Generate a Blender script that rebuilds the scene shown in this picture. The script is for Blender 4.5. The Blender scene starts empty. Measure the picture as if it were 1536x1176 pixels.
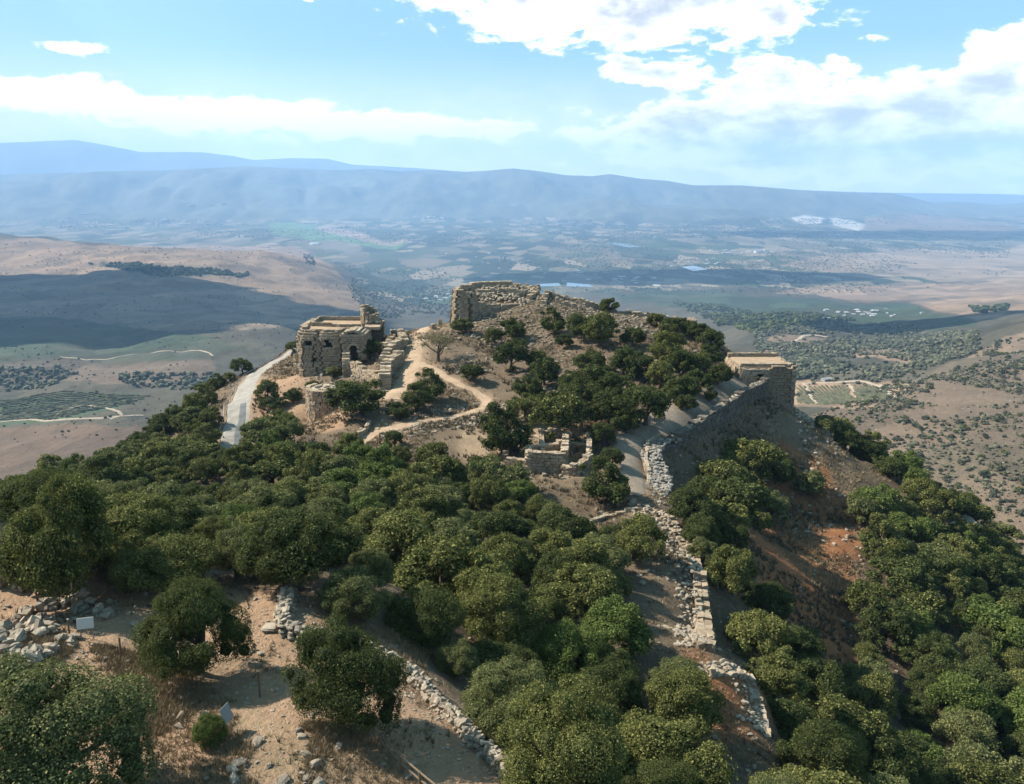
import bpy, math, random
import numpy as np

random.seed(11)
rng = np.random.default_rng(11)
SC = bpy.context.scene
COL = SC.collection
R = math.radians

# ------------------------------------------------------------------ camera
W0, H0, FPX = 1536.0, 1176.0, 1200.0
PITCH = R(14.8)
cam_data = bpy.data.cameras.new('camera')
cam_data.sensor_fit = 'HORIZONTAL'
cam_data.sensor_width = 36.0
cam_data.lens = 36.0 * FPX / W0
cam_data.clip_start = 0.5
cam_data.clip_end = 120000.0
cam = bpy.data.objects.new('camera', cam_data)
COL.objects.link(cam)
cam.location = (0, 0, 0)
cam.rotation_euler = (R(90) - PITCH, 0, 0)
SC.camera = cam

# ------------------------------------------------------------------ light
SUN_EL, SUN_AZ = 41.0, -74.0           # azimuth from +Y, negative = to the left
sdir = (math.sin(R(SUN_AZ)) * math.cos(R(SUN_EL)), math.cos(R(SUN_AZ)) * math.cos(R(SUN_EL)), math.sin(R(SUN_EL)))
sun_data = bpy.data.lights.new('sun', 'SUN')
sun_data.energy = 5.0
sun_data.angle = R(0.53)
sun_data.color = (1.0, 0.94, 0.85)
sun = bpy.data.objects.new('sun', sun_data)
COL.objects.link(sun)
sun.rotation_euler = (R(90 - SUN_EL), 0, R(180) - R(SUN_AZ))
sun.location = (0, 0, 60)

SC.view_settings.view_transform = 'Standard'
SC.view_settings.look = 'None'
SC.view_settings.gamma = 1.0
SC.view_settings.use_curve_mapping = False
SC.view_settings.exposure = 1.15
SC.cycles.use_denoising = True
try:
    SC.cycles.denoiser = 'OPENIMAGEDENOISE'
except Exception:
    pass
SC.cycles.max_bounces = 5
SC.cycles.diffuse_bounces = 2
SC.cycles.glossy_bounces = 1
SC.cycles.transmission_bounces = 2
SC.cycles.volume_bounces = 1
SC.cycles.transparent_max_bounces = 8
SC.cycles.sample_clamp_indirect = 6.0
SC.cycles.caustics_reflective = False
SC.cycles.caustics_refractive = False


class NT:
    """small helper for node trees"""
    def __init__(self, tree):
        self.t = tree
        self.n = tree.nodes
        self.l = tree.links
        self.n.clear()

    def add(self, typ, **kw):
        nd = self.n.new(typ)
        for k, v in kw.items():
            setattr(nd, k, v)
        return nd

    def put(self, sock, v):
        if hasattr(v, 'is_linked') or hasattr(v, 'links'):
            self.l.new(v, sock)
        else:
            sock.default_value = v

    def math(self, op, a, b=None, clamp=False):
        nd = self.add('ShaderNodeMath', operation=op, use_clamp=clamp)
        self.put(nd.inputs[0], a)
        if b is not None:
            self.put(nd.inputs[1], b)
        return nd.outputs[0]

    def vmath(self, op, a, b=None, s=None):
        nd = self.add('ShaderNodeVectorMath', operation=op)
        self.put(nd.inputs[0], a)
        if b is not None:
            self.put(nd.inputs[1], b)
        if s is not None:
            self.put(nd.inputs['Scale'], s)
        return nd.outputs['Value'] if op in ('LENGTH', 'DOT_PRODUCT') else nd.outputs[0]

    def noise(self, vec, scale, detail=4.0, rough=0.55, dist=0.0):
        nd = self.add('ShaderNodeTexNoise')
        if vec is not None:
            self.put(nd.inputs['Vector'], vec)
        nd.inputs['Scale'].default_value = scale
        nd.inputs['Detail'].default_value = detail
        nd.inputs['Roughness'].default_value = rough
        nd.inputs['Distortion'].default_value = dist
        return nd.outputs['Fac']

    def ramp(self, fac, lo, hi, a=0.0, b=1.0, smooth=True):
        nd = self.add('ShaderNodeMapRange', interpolation_type='SMOOTHSTEP' if smooth else 'LINEAR')
        self.put(nd.inputs[0], fac)
        self.put(nd.inputs[1], lo)
        self.put(nd.inputs[2], hi)
        self.put(nd.inputs[3], a)
        self.put(nd.inputs[4], b)
        return nd.outputs[0]

    def mix(self, fac, a, b, blend='MIX'):
        nd = self.add('ShaderNodeMix', data_type='RGBA', blend_type=blend)
        self.put(nd.inputs[0], fac)
        for s, v in ((nd.inputs[6], a), (nd.inputs[7], b)):
            if isinstance(v, tuple) and len(v) == 3:
                v = v + (1.0,)
            self.put(s, v)
        return nd.outputs[2]


def px_dir(px, py):
    u, v = (px - W0 / 2) / FPX, (py - H0 / 2) / FPX
    c, s = math.cos(PITCH), math.sin(PITCH)
    return np.array([u, c - v * s, -s - v * c])


def px_azel(px, py):
    d = px_dir(px, py)
    return math.atan2(d[0], d[1]), math.atan2(d[2], math.hypot(d[0], d[1]))


# ------------------------------------------------------------------ sky with clouds
world = bpy.data.worlds.new('World')
SC.world = world
world.use_nodes = True
w = NT(world.node_tree)
sky = w.add('ShaderNodeTexSky', sky_type='NISHITA')
sky.sun_disc = False
sky.sun_elevation = R(SUN_EL)
sky.sun_rotation = R(SUN_AZ)
sky.altitude = 800
sky.air_density = 1.0
sky.dust_density = 1.6
sky.ozone_density = 1.5
gen = w.add('ShaderNodeTexCoord').outputs['Generated']
sep = w.add('ShaderNodeSeparateXYZ')
w.l.new(gen, sep.inputs[0])
gx, gy, gz = sep.outputs
az = w.math('ARCTAN2', gx, gy)
el = w.math('ARCSINE', gz)
cmb = w.add('ShaderNodeCombineXYZ')
w.l.new(az, cmb.inputs[0])
w.put(cmb.inputs[1], w.math('MULTIPLY', el, 2.1))
sphere = cmb.outputs[0]
wn = w.add('ShaderNodeTexNoise')
w.put(wn.inputs['Vector'], sphere)
wn.inputs['Scale'].default_value = 9.0
wn.inputs['Detail'].default_value = 5.0
wsep = w.add('ShaderNodeSeparateXYZ')
w.l.new(wn.outputs['Color'], wsep.inputs[0])
azw = w.math('ADD', az, w.math('MULTIPLY', w.math('SUBTRACT', wsep.outputs[0], 0.5), 0.10))
elw = w.math('ADD', el, w.math('MULTIPLY', w.math('SUBTRACT', wsep.outputs[1], 0.5), 0.045))


def blob(px, py, rx, ry, tilt=0.0, amp=1.0):
    """soft elliptical cloud bank around one direction of the sky"""
    a0, e0 = px_azel(px, py)
    k = FPX * 1.04
    dx = w.math('MULTIPLY', w.math('SUBTRACT', azw, a0), k / rx)
    dy0 = w.math('SUBTRACT', elw, e0)
    dy = w.math('MULTIPLY', w.math('SUBTRACT', dy0, w.math('MULTIPLY', w.math('SUBTRACT', azw, a0), tilt)), k / ry)
    r2 = w.math('ADD', w.math('MULTIPLY', dx, dx), w.math('MULTIPLY', dy, dy))
    g = w.math('POWER', 2.718, w.math('MULTIPLY', r2, -1.0))
    return w.math('MULTIPLY', g, amp)


banks = [
    (930, 5, 290, 60, -0.02, 1.15), (720, 0, 130, 45, 0, 0.8), (1130, 25, 110, 48, 0, 0.9), (880, 40, 130, 30, 0, 0.45),
    (985, 100, 105, 26, -0.10, 0.95), (890, 98, 45, 12, 0, 0.4), (1150, 130, 105, 38, -0.1, 1.0), (1110, 185, 200, 48, -0.05, 1.2), (1000, 208, 170, 28, 0, 1.05),
    (1265, 105, 46, 20, 0, 0.72), (1300, 58, 26, 10, 0, 0.6), (1490, 95, 78, 46, 0.2, 1.1), (1440, 130, 170, 48, 0.12, 1.0),
    (1330, 180, 260, 62, 0.05, 1.2), (1200, 218, 320, 46, 0, 1.15), (1480, 215, 240, 62, 0, 1.1), (920, 213, 150, 16, 0, 0.7), (1320, 248, 340, 28, 0, 0.95), (1050, 238, 280, 18, 0, 0.8),
    (740, 195, 110, 20, 0, 0.85), (600, 192, 230, 22, -0.05, 1.0), (330, 172, 280, 28, -0.07, 1.15), (60, 140, 220, 28, -0.09, 1.15),
    (95, 67, 55, 13, -0.12, 0.85), (80, 110, 30, 12, 0, 0.6), (465, 0, 20, 6, 0, 0.6), (1700, 140, 150, 60, 0, 0.9), (-220, 110, 160, 40, 0, 0.8),
]
field = None
for b in banks:
    o = blob(*b)
    field = o if field is None else w.math('MAXIMUM', field, o)
# generic fair weather clouds everywhere else in the sky
proj = w.vmath('SCALE', gen, s=w.math('DIVIDE', 1.0, w.math('MAXIMUM', w.math('ADD', gz, 0.08), 0.05)))
gen_n = w.noise(proj, 1.1, 5.0, 0.55)
gen_c = w.math('MULTIPLY', w.ramp(gen_n, 0.52, 0.72), w.ramp(el, 0.30, 0.42))
behind = w.math('MULTIPLY', w.ramp(gen_n, 0.52, 0.72), w.ramp(gy, 0.5, 0.25))
behind = w.math('MULTIPLY', behind, w.ramp(el, 0.02, 0.10))
field = w.math('MAXIMUM', field, w.math('MAXIMUM', gen_c, behind))
nz = w.noise(sphere, 19.0, 8.0, 0.62, 0.3)
nf = w.noise(sphere, 42.0, 4.0, 0.55)
dens = w.math('ADD', field, w.math('MULTIPLY', w.math('SUBTRACT', nz, 0.5), 1.6))
dens = w.math('ADD', dens, w.math('MULTIPLY', w.math('SUBTRACT', nf, 0.5), 0.45))
alpha = w.ramp(dens, 0.42, 0.66)
alpha = w.math('MULTIPLY', alpha, w.ramp(field, 0.05, 0.35))
shade = w.ramp(w.math('ADD', dens, w.math('MULTIPLY', w.math('SUBTRACT', w.noise(sphere, 11.0, 4.0, 0.5), 0.5), 1.9)), 0.62, 1.45)
shade = w.math('MULTIPLY', shade, w.ramp(az, -0.18, 0.05))
white = (13.0, 12.4, 11.8, 1)
grey = (5.3, 5.3, 5.5, 1)
ccol = w.mix(shade, white, grey)
# thin bright veil low over the horizon
veil = w.math('MULTIPLY', w.ramp(el, 0.155, 0.0), w.ramp(nz, 0.2, 0.9, 0.6, 1.1))
skyc = w.mix(0.42, sky.outputs[0], (2.6, 6.6, 8.6, 1))
skyc = w.mix(w.math('MULTIPLY', veil, 0.75), skyc, (15.0, 13.6, 12.2, 1))
final = w.mix(w.math('MULTIPLY', alpha, 0.97), skyc, ccol)
bg = w.add('ShaderNodeBackground')
w.put(bg.inputs['Color'], final)
bg.inputs['Strength'].default_value = 0.064
wo = w.add('ShaderNodeOutputWorld')
w.l.new(bg.outputs[0], wo.inputs['Surface'])
try:
    world.cycles.sampling_method = 'MANUAL'
    world.cycles.sample_map_resolution = 512
except Exception:
    pass


# ------------------------------------------------------------------ numeric helpers
def tag(o, label=None, cat=None, group=None, kind=None):
    if label:
        o['label'] = label
    if cat:
        o['category'] = cat
    if group:
        o['group'] = group
    if kind:
        o['kind'] = kind
    return o


def hash2(i, j, seed):
    h = (i.astype(np.int64) * 374761393 + j.astype(np.int64) * 668265263 + seed * 1442695041) & 0xFFFFFFFF
    h = ((h ^ (h >> 13)) * 1274126177) & 0xFFFFFFFF
    return ((h ^ (h >> 16)) & 0xFFFF) / 65535.0


def vnoise(x, y, seed=0):
    xi, yi = np.floor(x), np.floor(y)
    fx, fy = x - xi, y - yi
    fx, fy = fx * fx * (3 - 2 * fx), fy * fy * (3 - 2 * fy)
    a, b = hash2(xi, yi, seed), hash2(xi + 1, yi, seed)
    c, d = hash2(xi, yi + 1, seed), hash2(xi + 1, yi + 1, seed)
    return (a + (b - a) * fx) * (1 - fy) + (c + (d - c) * fx) * fy


def fbm(x, y, octv=4, seed=0):
    s, a, t = 0.0, 1.0, 0.0
    for k in range(octv):
        s = s + a * vnoise(x * 2 ** k + 17.3 * k, y * 2 ** k - 9.1 * k, seed + k)
        t += a
        a *= 0.5
    return s / t - 0.5


def sstep(x, a, b):
    t = np.clip((x - a) / (b - a), 0, 1)
    return t * t * (3 - 2 * t)


class RBF:
    """thin plate spline through scattered heights"""
    def __init__(self, P, z, lam=0.0):
        P = np.asarray(P, float)
        n = len(P)
        K = self.k(((P[:, None] - P[None]) ** 2).sum(-1)) + lam * np.eye(n)
        A = np.zeros((n + 3, n + 3))
        A[:n, :n] = K
        A[:n, n] = 1
        A[:n, n + 1:] = P
        A[n, :n] = 1
        A[n + 1:, :n] = P.T
        self.P = P
        self.c = np.linalg.solve(A, np.concatenate([z, np.zeros(3)]))

    @staticmethod
    def k(r2):
        return 0.5 * r2 * np.log(r2 + 1e-12)

    def __call__(self, Q):
        out = np.empty(len(Q))
        n = len(self.P)
        for i in range(0, len(Q), 20000):
            q = Q[i:i + 20000]
            r2 = ((q[:, None] - self.P[None]) ** 2).sum(-1)
            out[i:i + 20000] = self.k(r2) @ self.c[:n] + self.c[n] + q @ self.c[n + 1:]
        return out


def at_depth(px, py, Y):
    d = px_dir(px, py)
    return d * (Y / d[1])


def project(P):
    """world points (n,3) -> photo pixels (n,2)"""
    P = np.asarray(P, float)
    c, s = math.cos(PITCH), math.sin(PITCH)
    dep = P[:, 1] * c - P[:, 2] * s
    upc = P[:, 1] * s + P[:, 2] * c
    dep = np.where(dep < 0.1, 0.1, dep)
    return np.stack([W0 / 2 + FPX * P[:, 0] / dep, H0 / 2 - FPX * upc / dep], 1)


def in_poly(q, poly):
    x, y = q[:, 0], q[:, 1]
    ins = np.zeros(len(q), bool)
    n = len(poly)
    for i in range(n):
        x0, y0 = poly[i]
        x1, y1 = poly[(i + 1) % n]
        c = ((y0 > y) != (y1 > y)) & (x < (x1 - x0) * (y - y0) / ((y1 - y0) or 1e-9) + x0)
        ins ^= c
    return ins


# ------------------------------------------------------------------ terrain heights
near_px = [
    (400, 1176, 27), (200, 1176, 27), (0, 1176, 27), (600, 1176, 27.5), (0, 1000, 34), (200, 1000, 36), (400, 1000, 36),
    (560, 1050, 33), (640, 1100, 30.5), (770, 1176, 27.6), (0, 900, 43.5), (150, 900, 43), (430, 890, 42.5), (300, 900, 42.5),
    (20, 790, 50), (100, 860, 46.5),
    (540, 655, 128), (600, 640, 131), (680, 625, 137), (735, 605, 144), (700, 580, 152), (660, 560, 160), (620, 545, 167),
    (625, 510, 180), (650, 495, 188), (590, 590, 150), (830, 700, 113), (760, 700, 113), (880, 690, 116), (730, 690, 116), (700, 640, 130),
    (1100, 575, 152), (1040, 615, 135), (975, 640, 126), (940, 665, 119), (940, 700, 110), (955, 735, 101), (945, 755, 97),
    (850, 550, 160), (850, 600, 143), (950, 600, 142), (950, 550, 158), (950, 500, 178), (850, 500, 182), (900, 470, 196),
    (1000, 480, 192), (1045, 492, 190), (1078, 517, 181), (1020, 520, 178), (1060, 540, 165), (740, 465, 203), (800, 440, 207), (870, 455, 205), (1020, 485, 195),
    (700, 490, 192), (760, 500, 187),
    (345, 675, 147), (355, 640, 157), (360, 600, 178), (375, 570, 196), (400, 550, 212), (430, 532, 232),
    (455, 558, 178), (500, 560, 175), (410, 590, 172), (430, 560, 185), (440, 620, 158), (480, 640, 154), (400, 660, 145), (520, 610, 150),
    (290, 620, 172), (250, 640, 166), (330, 580, 200),
    (1190, 620, 157), (1230, 650, 155), (1300, 690, 150), (1450, 780, 137), (1536, 870, 127),
    (1180, 720, 135), (1150, 800, 113), (1230, 820, 112), (1250, 900, 97), (1250, 960, 87), (1300, 1100, 70), (1450, 1000, 87),
    (1400, 880, 105), (1536, 1000, 88), (1536, 1176, 68), (1200, 1176, 51), (1300, 1176, 58), (1100, 880, 82), (1080, 760, 108),
    (1110, 686, 134), (1020, 746, 113),
    (1000, 790, 91), (1040, 860, 77), (1045, 960, 63), (1130, 1020, 53), (1145, 1110, 44.5), (1090, 1060, 48), (990, 900, 71),
    (940, 860, 77), (900, 770, 96), (800, 1100, 40), (950, 1100, 43), (900, 950, 57), (700, 950, 50), (750, 850, 70), (600, 880, 50),
    (1050, 1176, 40.5), (900, 1176, 36), (1085, 950, 71),
]
near_xyz = [
    (-30, 60, -29), (-10, 58, -31), (-30, 75, -36), (-10, 75, -37), (-45, 75, -36), (-30, 95, -41), (-10, 95, -40), (5, 95, -41),
    (-50, 100, -42), (-70, 90, -43), (-60, 60, -32), (-80, 60, -38), (-50, 45, -26), (-60, 30, -26), (-74, 110, -45), (-69, 140, -50.5),
    (-85, 130, -57), (-92, 155, -66), (-105, 120, -63), (-115, 90, -60), (-98, 200, -88), (-78, 245, -76), (-115, 170, -90), (-135, 130, -92),
    (-135, 60, -75), (-10, 235, -50), (20, 235, -52), (40, 215, -52), (-40, 225, -47), (68, 196, -64), (0, 270, -88), (40, 260, -95),
    (-45, 262, -75), (130, 150, -112), (130, 100, -98), (110, 60, -82), (100, 180, -98), (80, 200, -80), (60, 230, -88), (75, 60, -68),
    (92, 85, -76), (40, 20, -45), (20, 15, -28), (0, 10, -23), (-20, 10, -23), (-40, 15, -25), (60, 30, -62), (-80, 20, -38),
    (-20, -20, -26), (30, -20, -40), (-62, 245, -53),
]
NP = [at_depth(*c) for c in near_px] + [np.array(c, float) for c in near_xyz]
NP = np.array(NP)
near_rbf = RBF(NP[:, :2] / 50.0, NP[:, 2], 0.002)

far_px = [
    # right hand hillside across the ravine
    (1536, 850, 330), (1536, 780, 370), (1400, 720, 430), (1330, 660, 520), (1500, 640, 520), (1250, 615, 640), (1400, 600, 640),
    (1536, 560, 760), (1400, 560, 820), (1330, 580, 850), (1500, 520, 1000), (1536, 497, 1150), (1400, 530, 1150), (1650, 600, 600),
    (1700, 520, 900), (1800, 700, 420),
    # slopes below the fortress, centre right
    (1250, 585, 900), (1300, 560, 1000), (1200, 560, 1050), (1150, 500, 1800), (1200, 480, 2500), (1300, 450, 4000), (1050, 480, 2600),
    (1130, 530, 1400), (1250, 510, 1600), (1350, 510, 1700), (1450, 470, 2400), (1536, 450, 3000), (1536, 420, 4600), (1450, 440, 4000),
    (1000, 440, 4200), (900, 430, 4700), (1150, 440, 4200),
    # left hillsides
    (60, 650, 900), (100, 590, 1100), (200, 540, 1500), (60, 470, 2500), (200, 430, 3400), (0, 390, 4600), (0, 352, 6200), (150, 368, 5500),
    (440, 384, 5200), (300, 377, 5600), (560, 430, 4800), (640, 450, 4200), (550, 470, 3300), (300, 470, 2700), (400, 430, 3700), (480, 402, 4900),
    (200, 640, 900), (300, 560, 1300), (420, 500, 1900), (-150, 500, 2100), (-150, 350, 6200), (-200, 700, 800),
]
FP = [at_depth(*c) for c in far_px]
for px_, Y_, z_ in [(-300, 150, -120), (0, 150, -130), (300, 200, -150), (768, 200, -170), (1000, 200, -170), (1250, 300, -182), (1400, 250, -178), (1700, 200, -150),
                    (-300, 350, -200), (0, 350, -215), (300, 350, -220), (768, 400, -240), (1000, 500, -240), (0, 600, -265), (300, 600, -265), (600, 800, -330),
                    (900, 800, -300), (700, 1800, -470), (900, 1800, -420), (0, 7600, -560), (0, 9000, -640), (250, 7000, -610), (440, 6300, -610), (440, 7400, -640),
                    (-200, 9000, -640), (700, 5500, -640), (900, 6500, -640), (1150, 6500, -640), (1400, 6500, -630), (1600, 6500, -610),
                    (768, 8000, -640), (0, 9500, -640), (400, 9500, -640), (800, 9500, -640), (1200, 9500, -640), (1600, 9500, -620), (-200, 12000, -640),
                    (400, 13000, -640), (900, 13000, -640), (1300, 13000, -640), (1700, 13000, -630)]:
    FP.append(np.array([(px_ - 768) / FPX * Y_ / 0.97, Y_, z_]))
FP = np.array(FP)
far_rbf = RBF(np.stack([FP[:, 0] / FP[:, 1] * 2.2, np.log(FP[:, 1])], 1), FP[:, 2], 0.0005)

ridge1 = [(-600, 262), (-200, 262), (0, 262), (200, 257), (300, 254), (370, 250), (440, 252), (500, 255), (560, 253), (600, 257), (650, 255), (690, 258), (735, 256), (770, 253), (810, 257),
          (850, 263), (890, 264), (915, 261), (960, 268), (1000, 271), (1040, 278), (1110, 278), (1200, 285), (1270, 288), (1340, 290), (1365, 296),
          (1400, 305), (1440, 303), (1500, 308), (1536, 304), (1700, 300), (2200, 300)]
ridge2 = [(-600, 225), (-200, 222), (0, 215), (60, 212), (110, 210), (150, 216), (210, 228), (300, 228), (350, 234), (380, 240), (440, 237),
          (490, 238), (530, 247), (620, 252), (690, 257), (800, 266), (1000, 285), (2200, 300)]
D1, D2 = 17000.0, 25000.0


def ridge_top(tab, D):
    X, Z = [], []
    for px_, py_ in tab:
        p = at_depth(px_, py_, D)
        X.append(p[0] / D)
        Z.append(p[2])
    return np.array(X), np.array(Z)


R1, R2 = ridge_top(ridge1, D1), ridge_top(ridge2, D2)


def far_height(x, y):
    yy = np.maximum(y, 60.0)
    q = np.stack([np.clip(x / yy, -1.1, 1.1) * 2.2, np.log(yy)], 1)
    z = np.empty(len(x))
    lowd = yy < 13500
    z[lowd] = far_rbf(q[lowd])
    z[~lowd] = -640
    z = np.where(yy > 8000, z + (-640 - z) * sstep(yy, 8000, 11500), z)
    z = np.maximum(z, -655)
    # relief of its own, growing with distance from the fortress
    amp = np.clip((yy - 250) / 900, 0, 1)
    rough = np.clip((z + 640) / 120, 0.02, 1)
    z = z + amp * rough * (fbm(x / 210, y / 210, 5, 5) * 40 + fbm(x / 60, y / 60, 3, 8) * 8 - np.abs(fbm(x / 420, y / 420, 4, 15)) * 60 * sstep(yy, 700, 1600) + 12 * sstep(yy, 700, 1600))
    t = x / yy
    # far ridges
    top1 = np.interp(t, *R1)
    w1 = fbm(x / 2600, y / 2600, 5, 21)
    spur = np.abs(fbm(x / 1500, y / 2600, 4, 31)) * 2
    s1 = sstep(yy + 1700 * w1 * 2 + 1500 * (spur - 0.3), 12200, D1)
    s1 = np.where(yy > D1 - 60, 1.0, s1)
    m1 = -640 + (top1 + 640) * s1 ** 1.15
    m1 = np.where(yy > D1 + 300, m1 - (yy - D1 - 300) * 0.12, m1)
    top2 = np.interp(t, *R2)
    s2 = sstep(yy + 1500 * w1, 19500, D2)
    s2 = np.where(yy > D2 - 100, 1.0, s2)
    m2 = -700 + (top2 + 700) * s2
    m2 = np.where(yy > D2 + 400, m2 - (yy - D2 - 400) * 0.1, m2)
    far = np.maximum(m1, np.where(yy > 19500, m2, -9999))
    return np.where(yy > 11500, np.maximum(z, far), z)


XN0, XN1, YN0, YN1, DN = -150.0, 150.0, -10.0, 300.0, 0.75


def near_height(x, y):
    z = near_rbf(np.stack([x, y], 1) / 50.0)
    out = np.maximum(0, np.maximum(np.abs(x) - 135, np.maximum(y - 272, -20 - y)))
    z = z - out * 0.8
    flat = sstep(z, -46, -39)
    z = z + fbm(x / 14, y / 14, 4, 41) * (3.2 - 1.9 * flat) + fbm(x / 3.2, y / 3.2, 3, 47) * (0.9 - 0.35 * flat)
    return z


def height(x, y):
    x, y = np.asarray(x, float), np.asarray(y, float)
    f = far_height(x, y)
    box = (np.abs(x) < 185) & (y < 340) & (y > -60)
    if box.any():
        n = near_height(x[box], y[box])
        d = n - f[box]
        f[box] = np.where(d > 0, n, f[box])
    return f


gxs = np.arange(XN0, XN1 + 0.01, DN)
gys = np.arange(YN0, YN1 + 0.01, DN)
GX, GY = np.meshgrid(gxs, gys)
GZ = height(GX.ravel(), GY.ravel()).reshape(GX.shape)


def Hn(x, y):
    """height of the built near ground (bilinear on its own grid)"""
    x, y = np.atleast_1d(np.asarray(x, float)), np.atleast_1d(np.asarray(y, float))
    fx = np.clip((x - XN0) / DN, 0, len(gxs) - 1.001)
    fy = np.clip((y - YN0) / DN, 0, len(gys) - 1.001)
    i, j = fx.astype(int), fy.astype(int)
    a, b = fx - i, fy - j
    return (GZ[j, i] * (1 - a) + GZ[j, i + 1] * a) * (1 - b) + (GZ[j + 1, i] * (1 - a) + GZ[j + 1, i + 1] * a) * b


def H(x, y):
    x, y = np.atleast_1d(np.asarray(x, float)), np.atleast_1d(np.asarray(y, float))
    ins = (x > XN0) & (x < XN1 - 1) & (y > YN0) & (y < YN1 - 1)
    z = np.empty(len(x))
    if ins.any():
        z[ins] = Hn(x[ins], y[ins])
    if (~ins).any():
        z[~ins] = height(x[~ins], y[~ins])
    return z


def hit(px, py, ymin=8.0, ymax=290.0):
    """first point of the near ground on the line of sight through a photo pixel"""
    d = px_dir(px, py)
    Y = np.arange(ymin, ymax, 0.2)
    x, z = d[0] / d[1] * Y, d[2] / d[1] * Y
    k = np.nonzero(z <= Hn(x, Y))[0]
    i = k[0] if len(k) else len(Y) - 1
    return np.array([x[i], Y[i], Hn(x[i], Y[i])[0]])


def hit_far(px, py, ymin=300.0, ymax=16000.0):
    d = px_dir(px, py)
    Y = np.exp(np.arange(math.log(ymin), math.log(ymax), 0.004))
    x, z = d[0] / d[1] * Y, d[2] / d[1] * Y
    k = np.nonzero(z <= height(x, Y))[0]
    i = k[0] if len(k) else len(Y) - 1
    return np.array([x[i], Y[i], height(x[i:i + 1], Y[i:i + 1])[0]])


# ------------------------------------------------------------------ mesh helpers
def mesh_np(name, V, F, mat=None, tint=None, smooth=False):
    """V (n,3), F (m,3|4) -> mesh"""
    V, F = np.asarray(V, np.float32), np.asarray(F, np.int32)
    me = bpy.data.meshes.new(name)
    me.vertices.add(len(V))
    me.vertices.foreach_set('co', V.ravel())
    k = F.shape[1]
    me.loops.add(F.size)
    me.loops.foreach_set('vertex_index', F.ravel())
    me.polygons.add(len(F))
    me.polygons.foreach_set('loop_start', np.arange(0, F.size, k, dtype=np.int32))
    me.polygons.foreach_set('loop_total', np.full(len(F), k, dtype=np.int32))
    me.polygons.foreach_set('use_smooth', np.full(len(F), smooth, dtype=bool))
    me.update(calc_edges=True)
    if tint is not None:
        if np.ndim(tint) == 1:
            at = me.attributes.new('tint', 'FLOAT', 'POINT')
            at.data.foreach_set('value', np.asarray(tint, np.float32))
        else:
            at = me.attributes.new('cover', 'FLOAT_COLOR', 'POINT')
            at.data.foreach_set('color', np.asarray(tint, np.float32).ravel())
    if mat:
        me.materials.append(mat)
    return me


def add_obj(name, me, parent=None, loc=None):
    o = bpy.data.objects.new(name, me)
    COL.objects.link(o)
    if parent:
        o.parent = parent
    if loc is not None:
        o.location = loc
    return o


def empty(name, loc, rz=0.0):
    o = bpy.data.objects.new(name, None)
    o.empty_display_size = 0.3
    COL.objects.link(o)
    o.location = loc
    o.rotation_euler = (0, 0, rz)
    return o


def new_mat(name, rough=0.9):
    m = bpy.data.materials.new(name)
    m.use_nodes = True
    t = NT(m.node_tree)
    b = t.add('ShaderNodeBsdfPrincipled')
    b.inputs['Roughness'].default_value = rough
    b.inputs['Specular IOR Level'].default_value = 0.15
    o = t.add('ShaderNodeOutputMaterial')
    t.l.new(b.outputs[0], o.inputs['Surface'])
    return m, t, b


def bump(t, b, h, strength, dist):
    nd = t.add('ShaderNodeBump')
    nd.inputs['Strength'].default_value = strength
    nd.inputs['Distance'].default_value = dist
    t.put(nd.inputs['Height'], h)
    t.l.new(nd.outputs[0], b.inputs['Normal'])


def grid_faces(nr, nc):
    idx = np.arange(nr * nc).reshape(nr, nc)
    return np.stack([idx[:-1, :-1], idx[:-1, 1:], idx[1:, 1:], idx[1:, :-1]], -1).reshape(-1, 4)

# ------------------------------------------------------------------ ground materials
def attr(t, name, out='Color'):
    nd = t.add('ShaderNodeAttribute')
    nd.attribute_name = name
    return nd.outputs[out]


m_hill, t, b = new_mat('hill_soil', 0.95)
pos = t.add('ShaderNodeNewGeometry').outputs['Position']
cov = attr(t, 'cover')
n1 = t.noise(pos, 0.35, 6, 0.65)
n2 = t.noise(pos, 2.2, 5, 0.7)
n3 = t.noise(pos, 9.0, 3, 0.6)
c = t.mix(1.0, cov, t.mix(n1, (0.62, 0.60, 0.58), (1.3, 1.3, 1.3)), 'MULTIPLY')
c = t.mix(1.0, c, t.mix(n2, (0.62, 0.60, 0.58), (1.38, 1.38, 1.36)), 'MULTIPLY')
dry = t.ramp(t.noise(pos, 0.9, 5, 0.7, 0.4), 0.52, 0.68)
c = t.mix(t.math('MULTIPLY', dry, 0.45), c, (0.20, 0.155, 0.085))
v = t.add('ShaderNodeTexVoronoi')
t.put(v.inputs['Vector'], pos)
v.inputs['Scale'].default_value = 3.2
v.inputs['Randomness'].default_value = 1.0
peb = t.math('MULTIPLY', t.ramp(v.outputs['Distance'], 0.20, 0.12), t.ramp(t.noise(pos, 0.5, 3), 0.5, 0.62))
c = t.mix(t.math('MULTIPLY', peb, 0.8), c, (0.40, 0.37, 0.32))
t.put(b.inputs['Base Color'], c)
hh = t.math('ADD', t.math('MULTIPLY', n2, 0.7), t.math('ADD', t.math('MULTIPLY', n3, 0.25), t.math('MULTIPLY', peb, 0.35)))
bump(t, b, hh, 0.9, 0.35)

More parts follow.
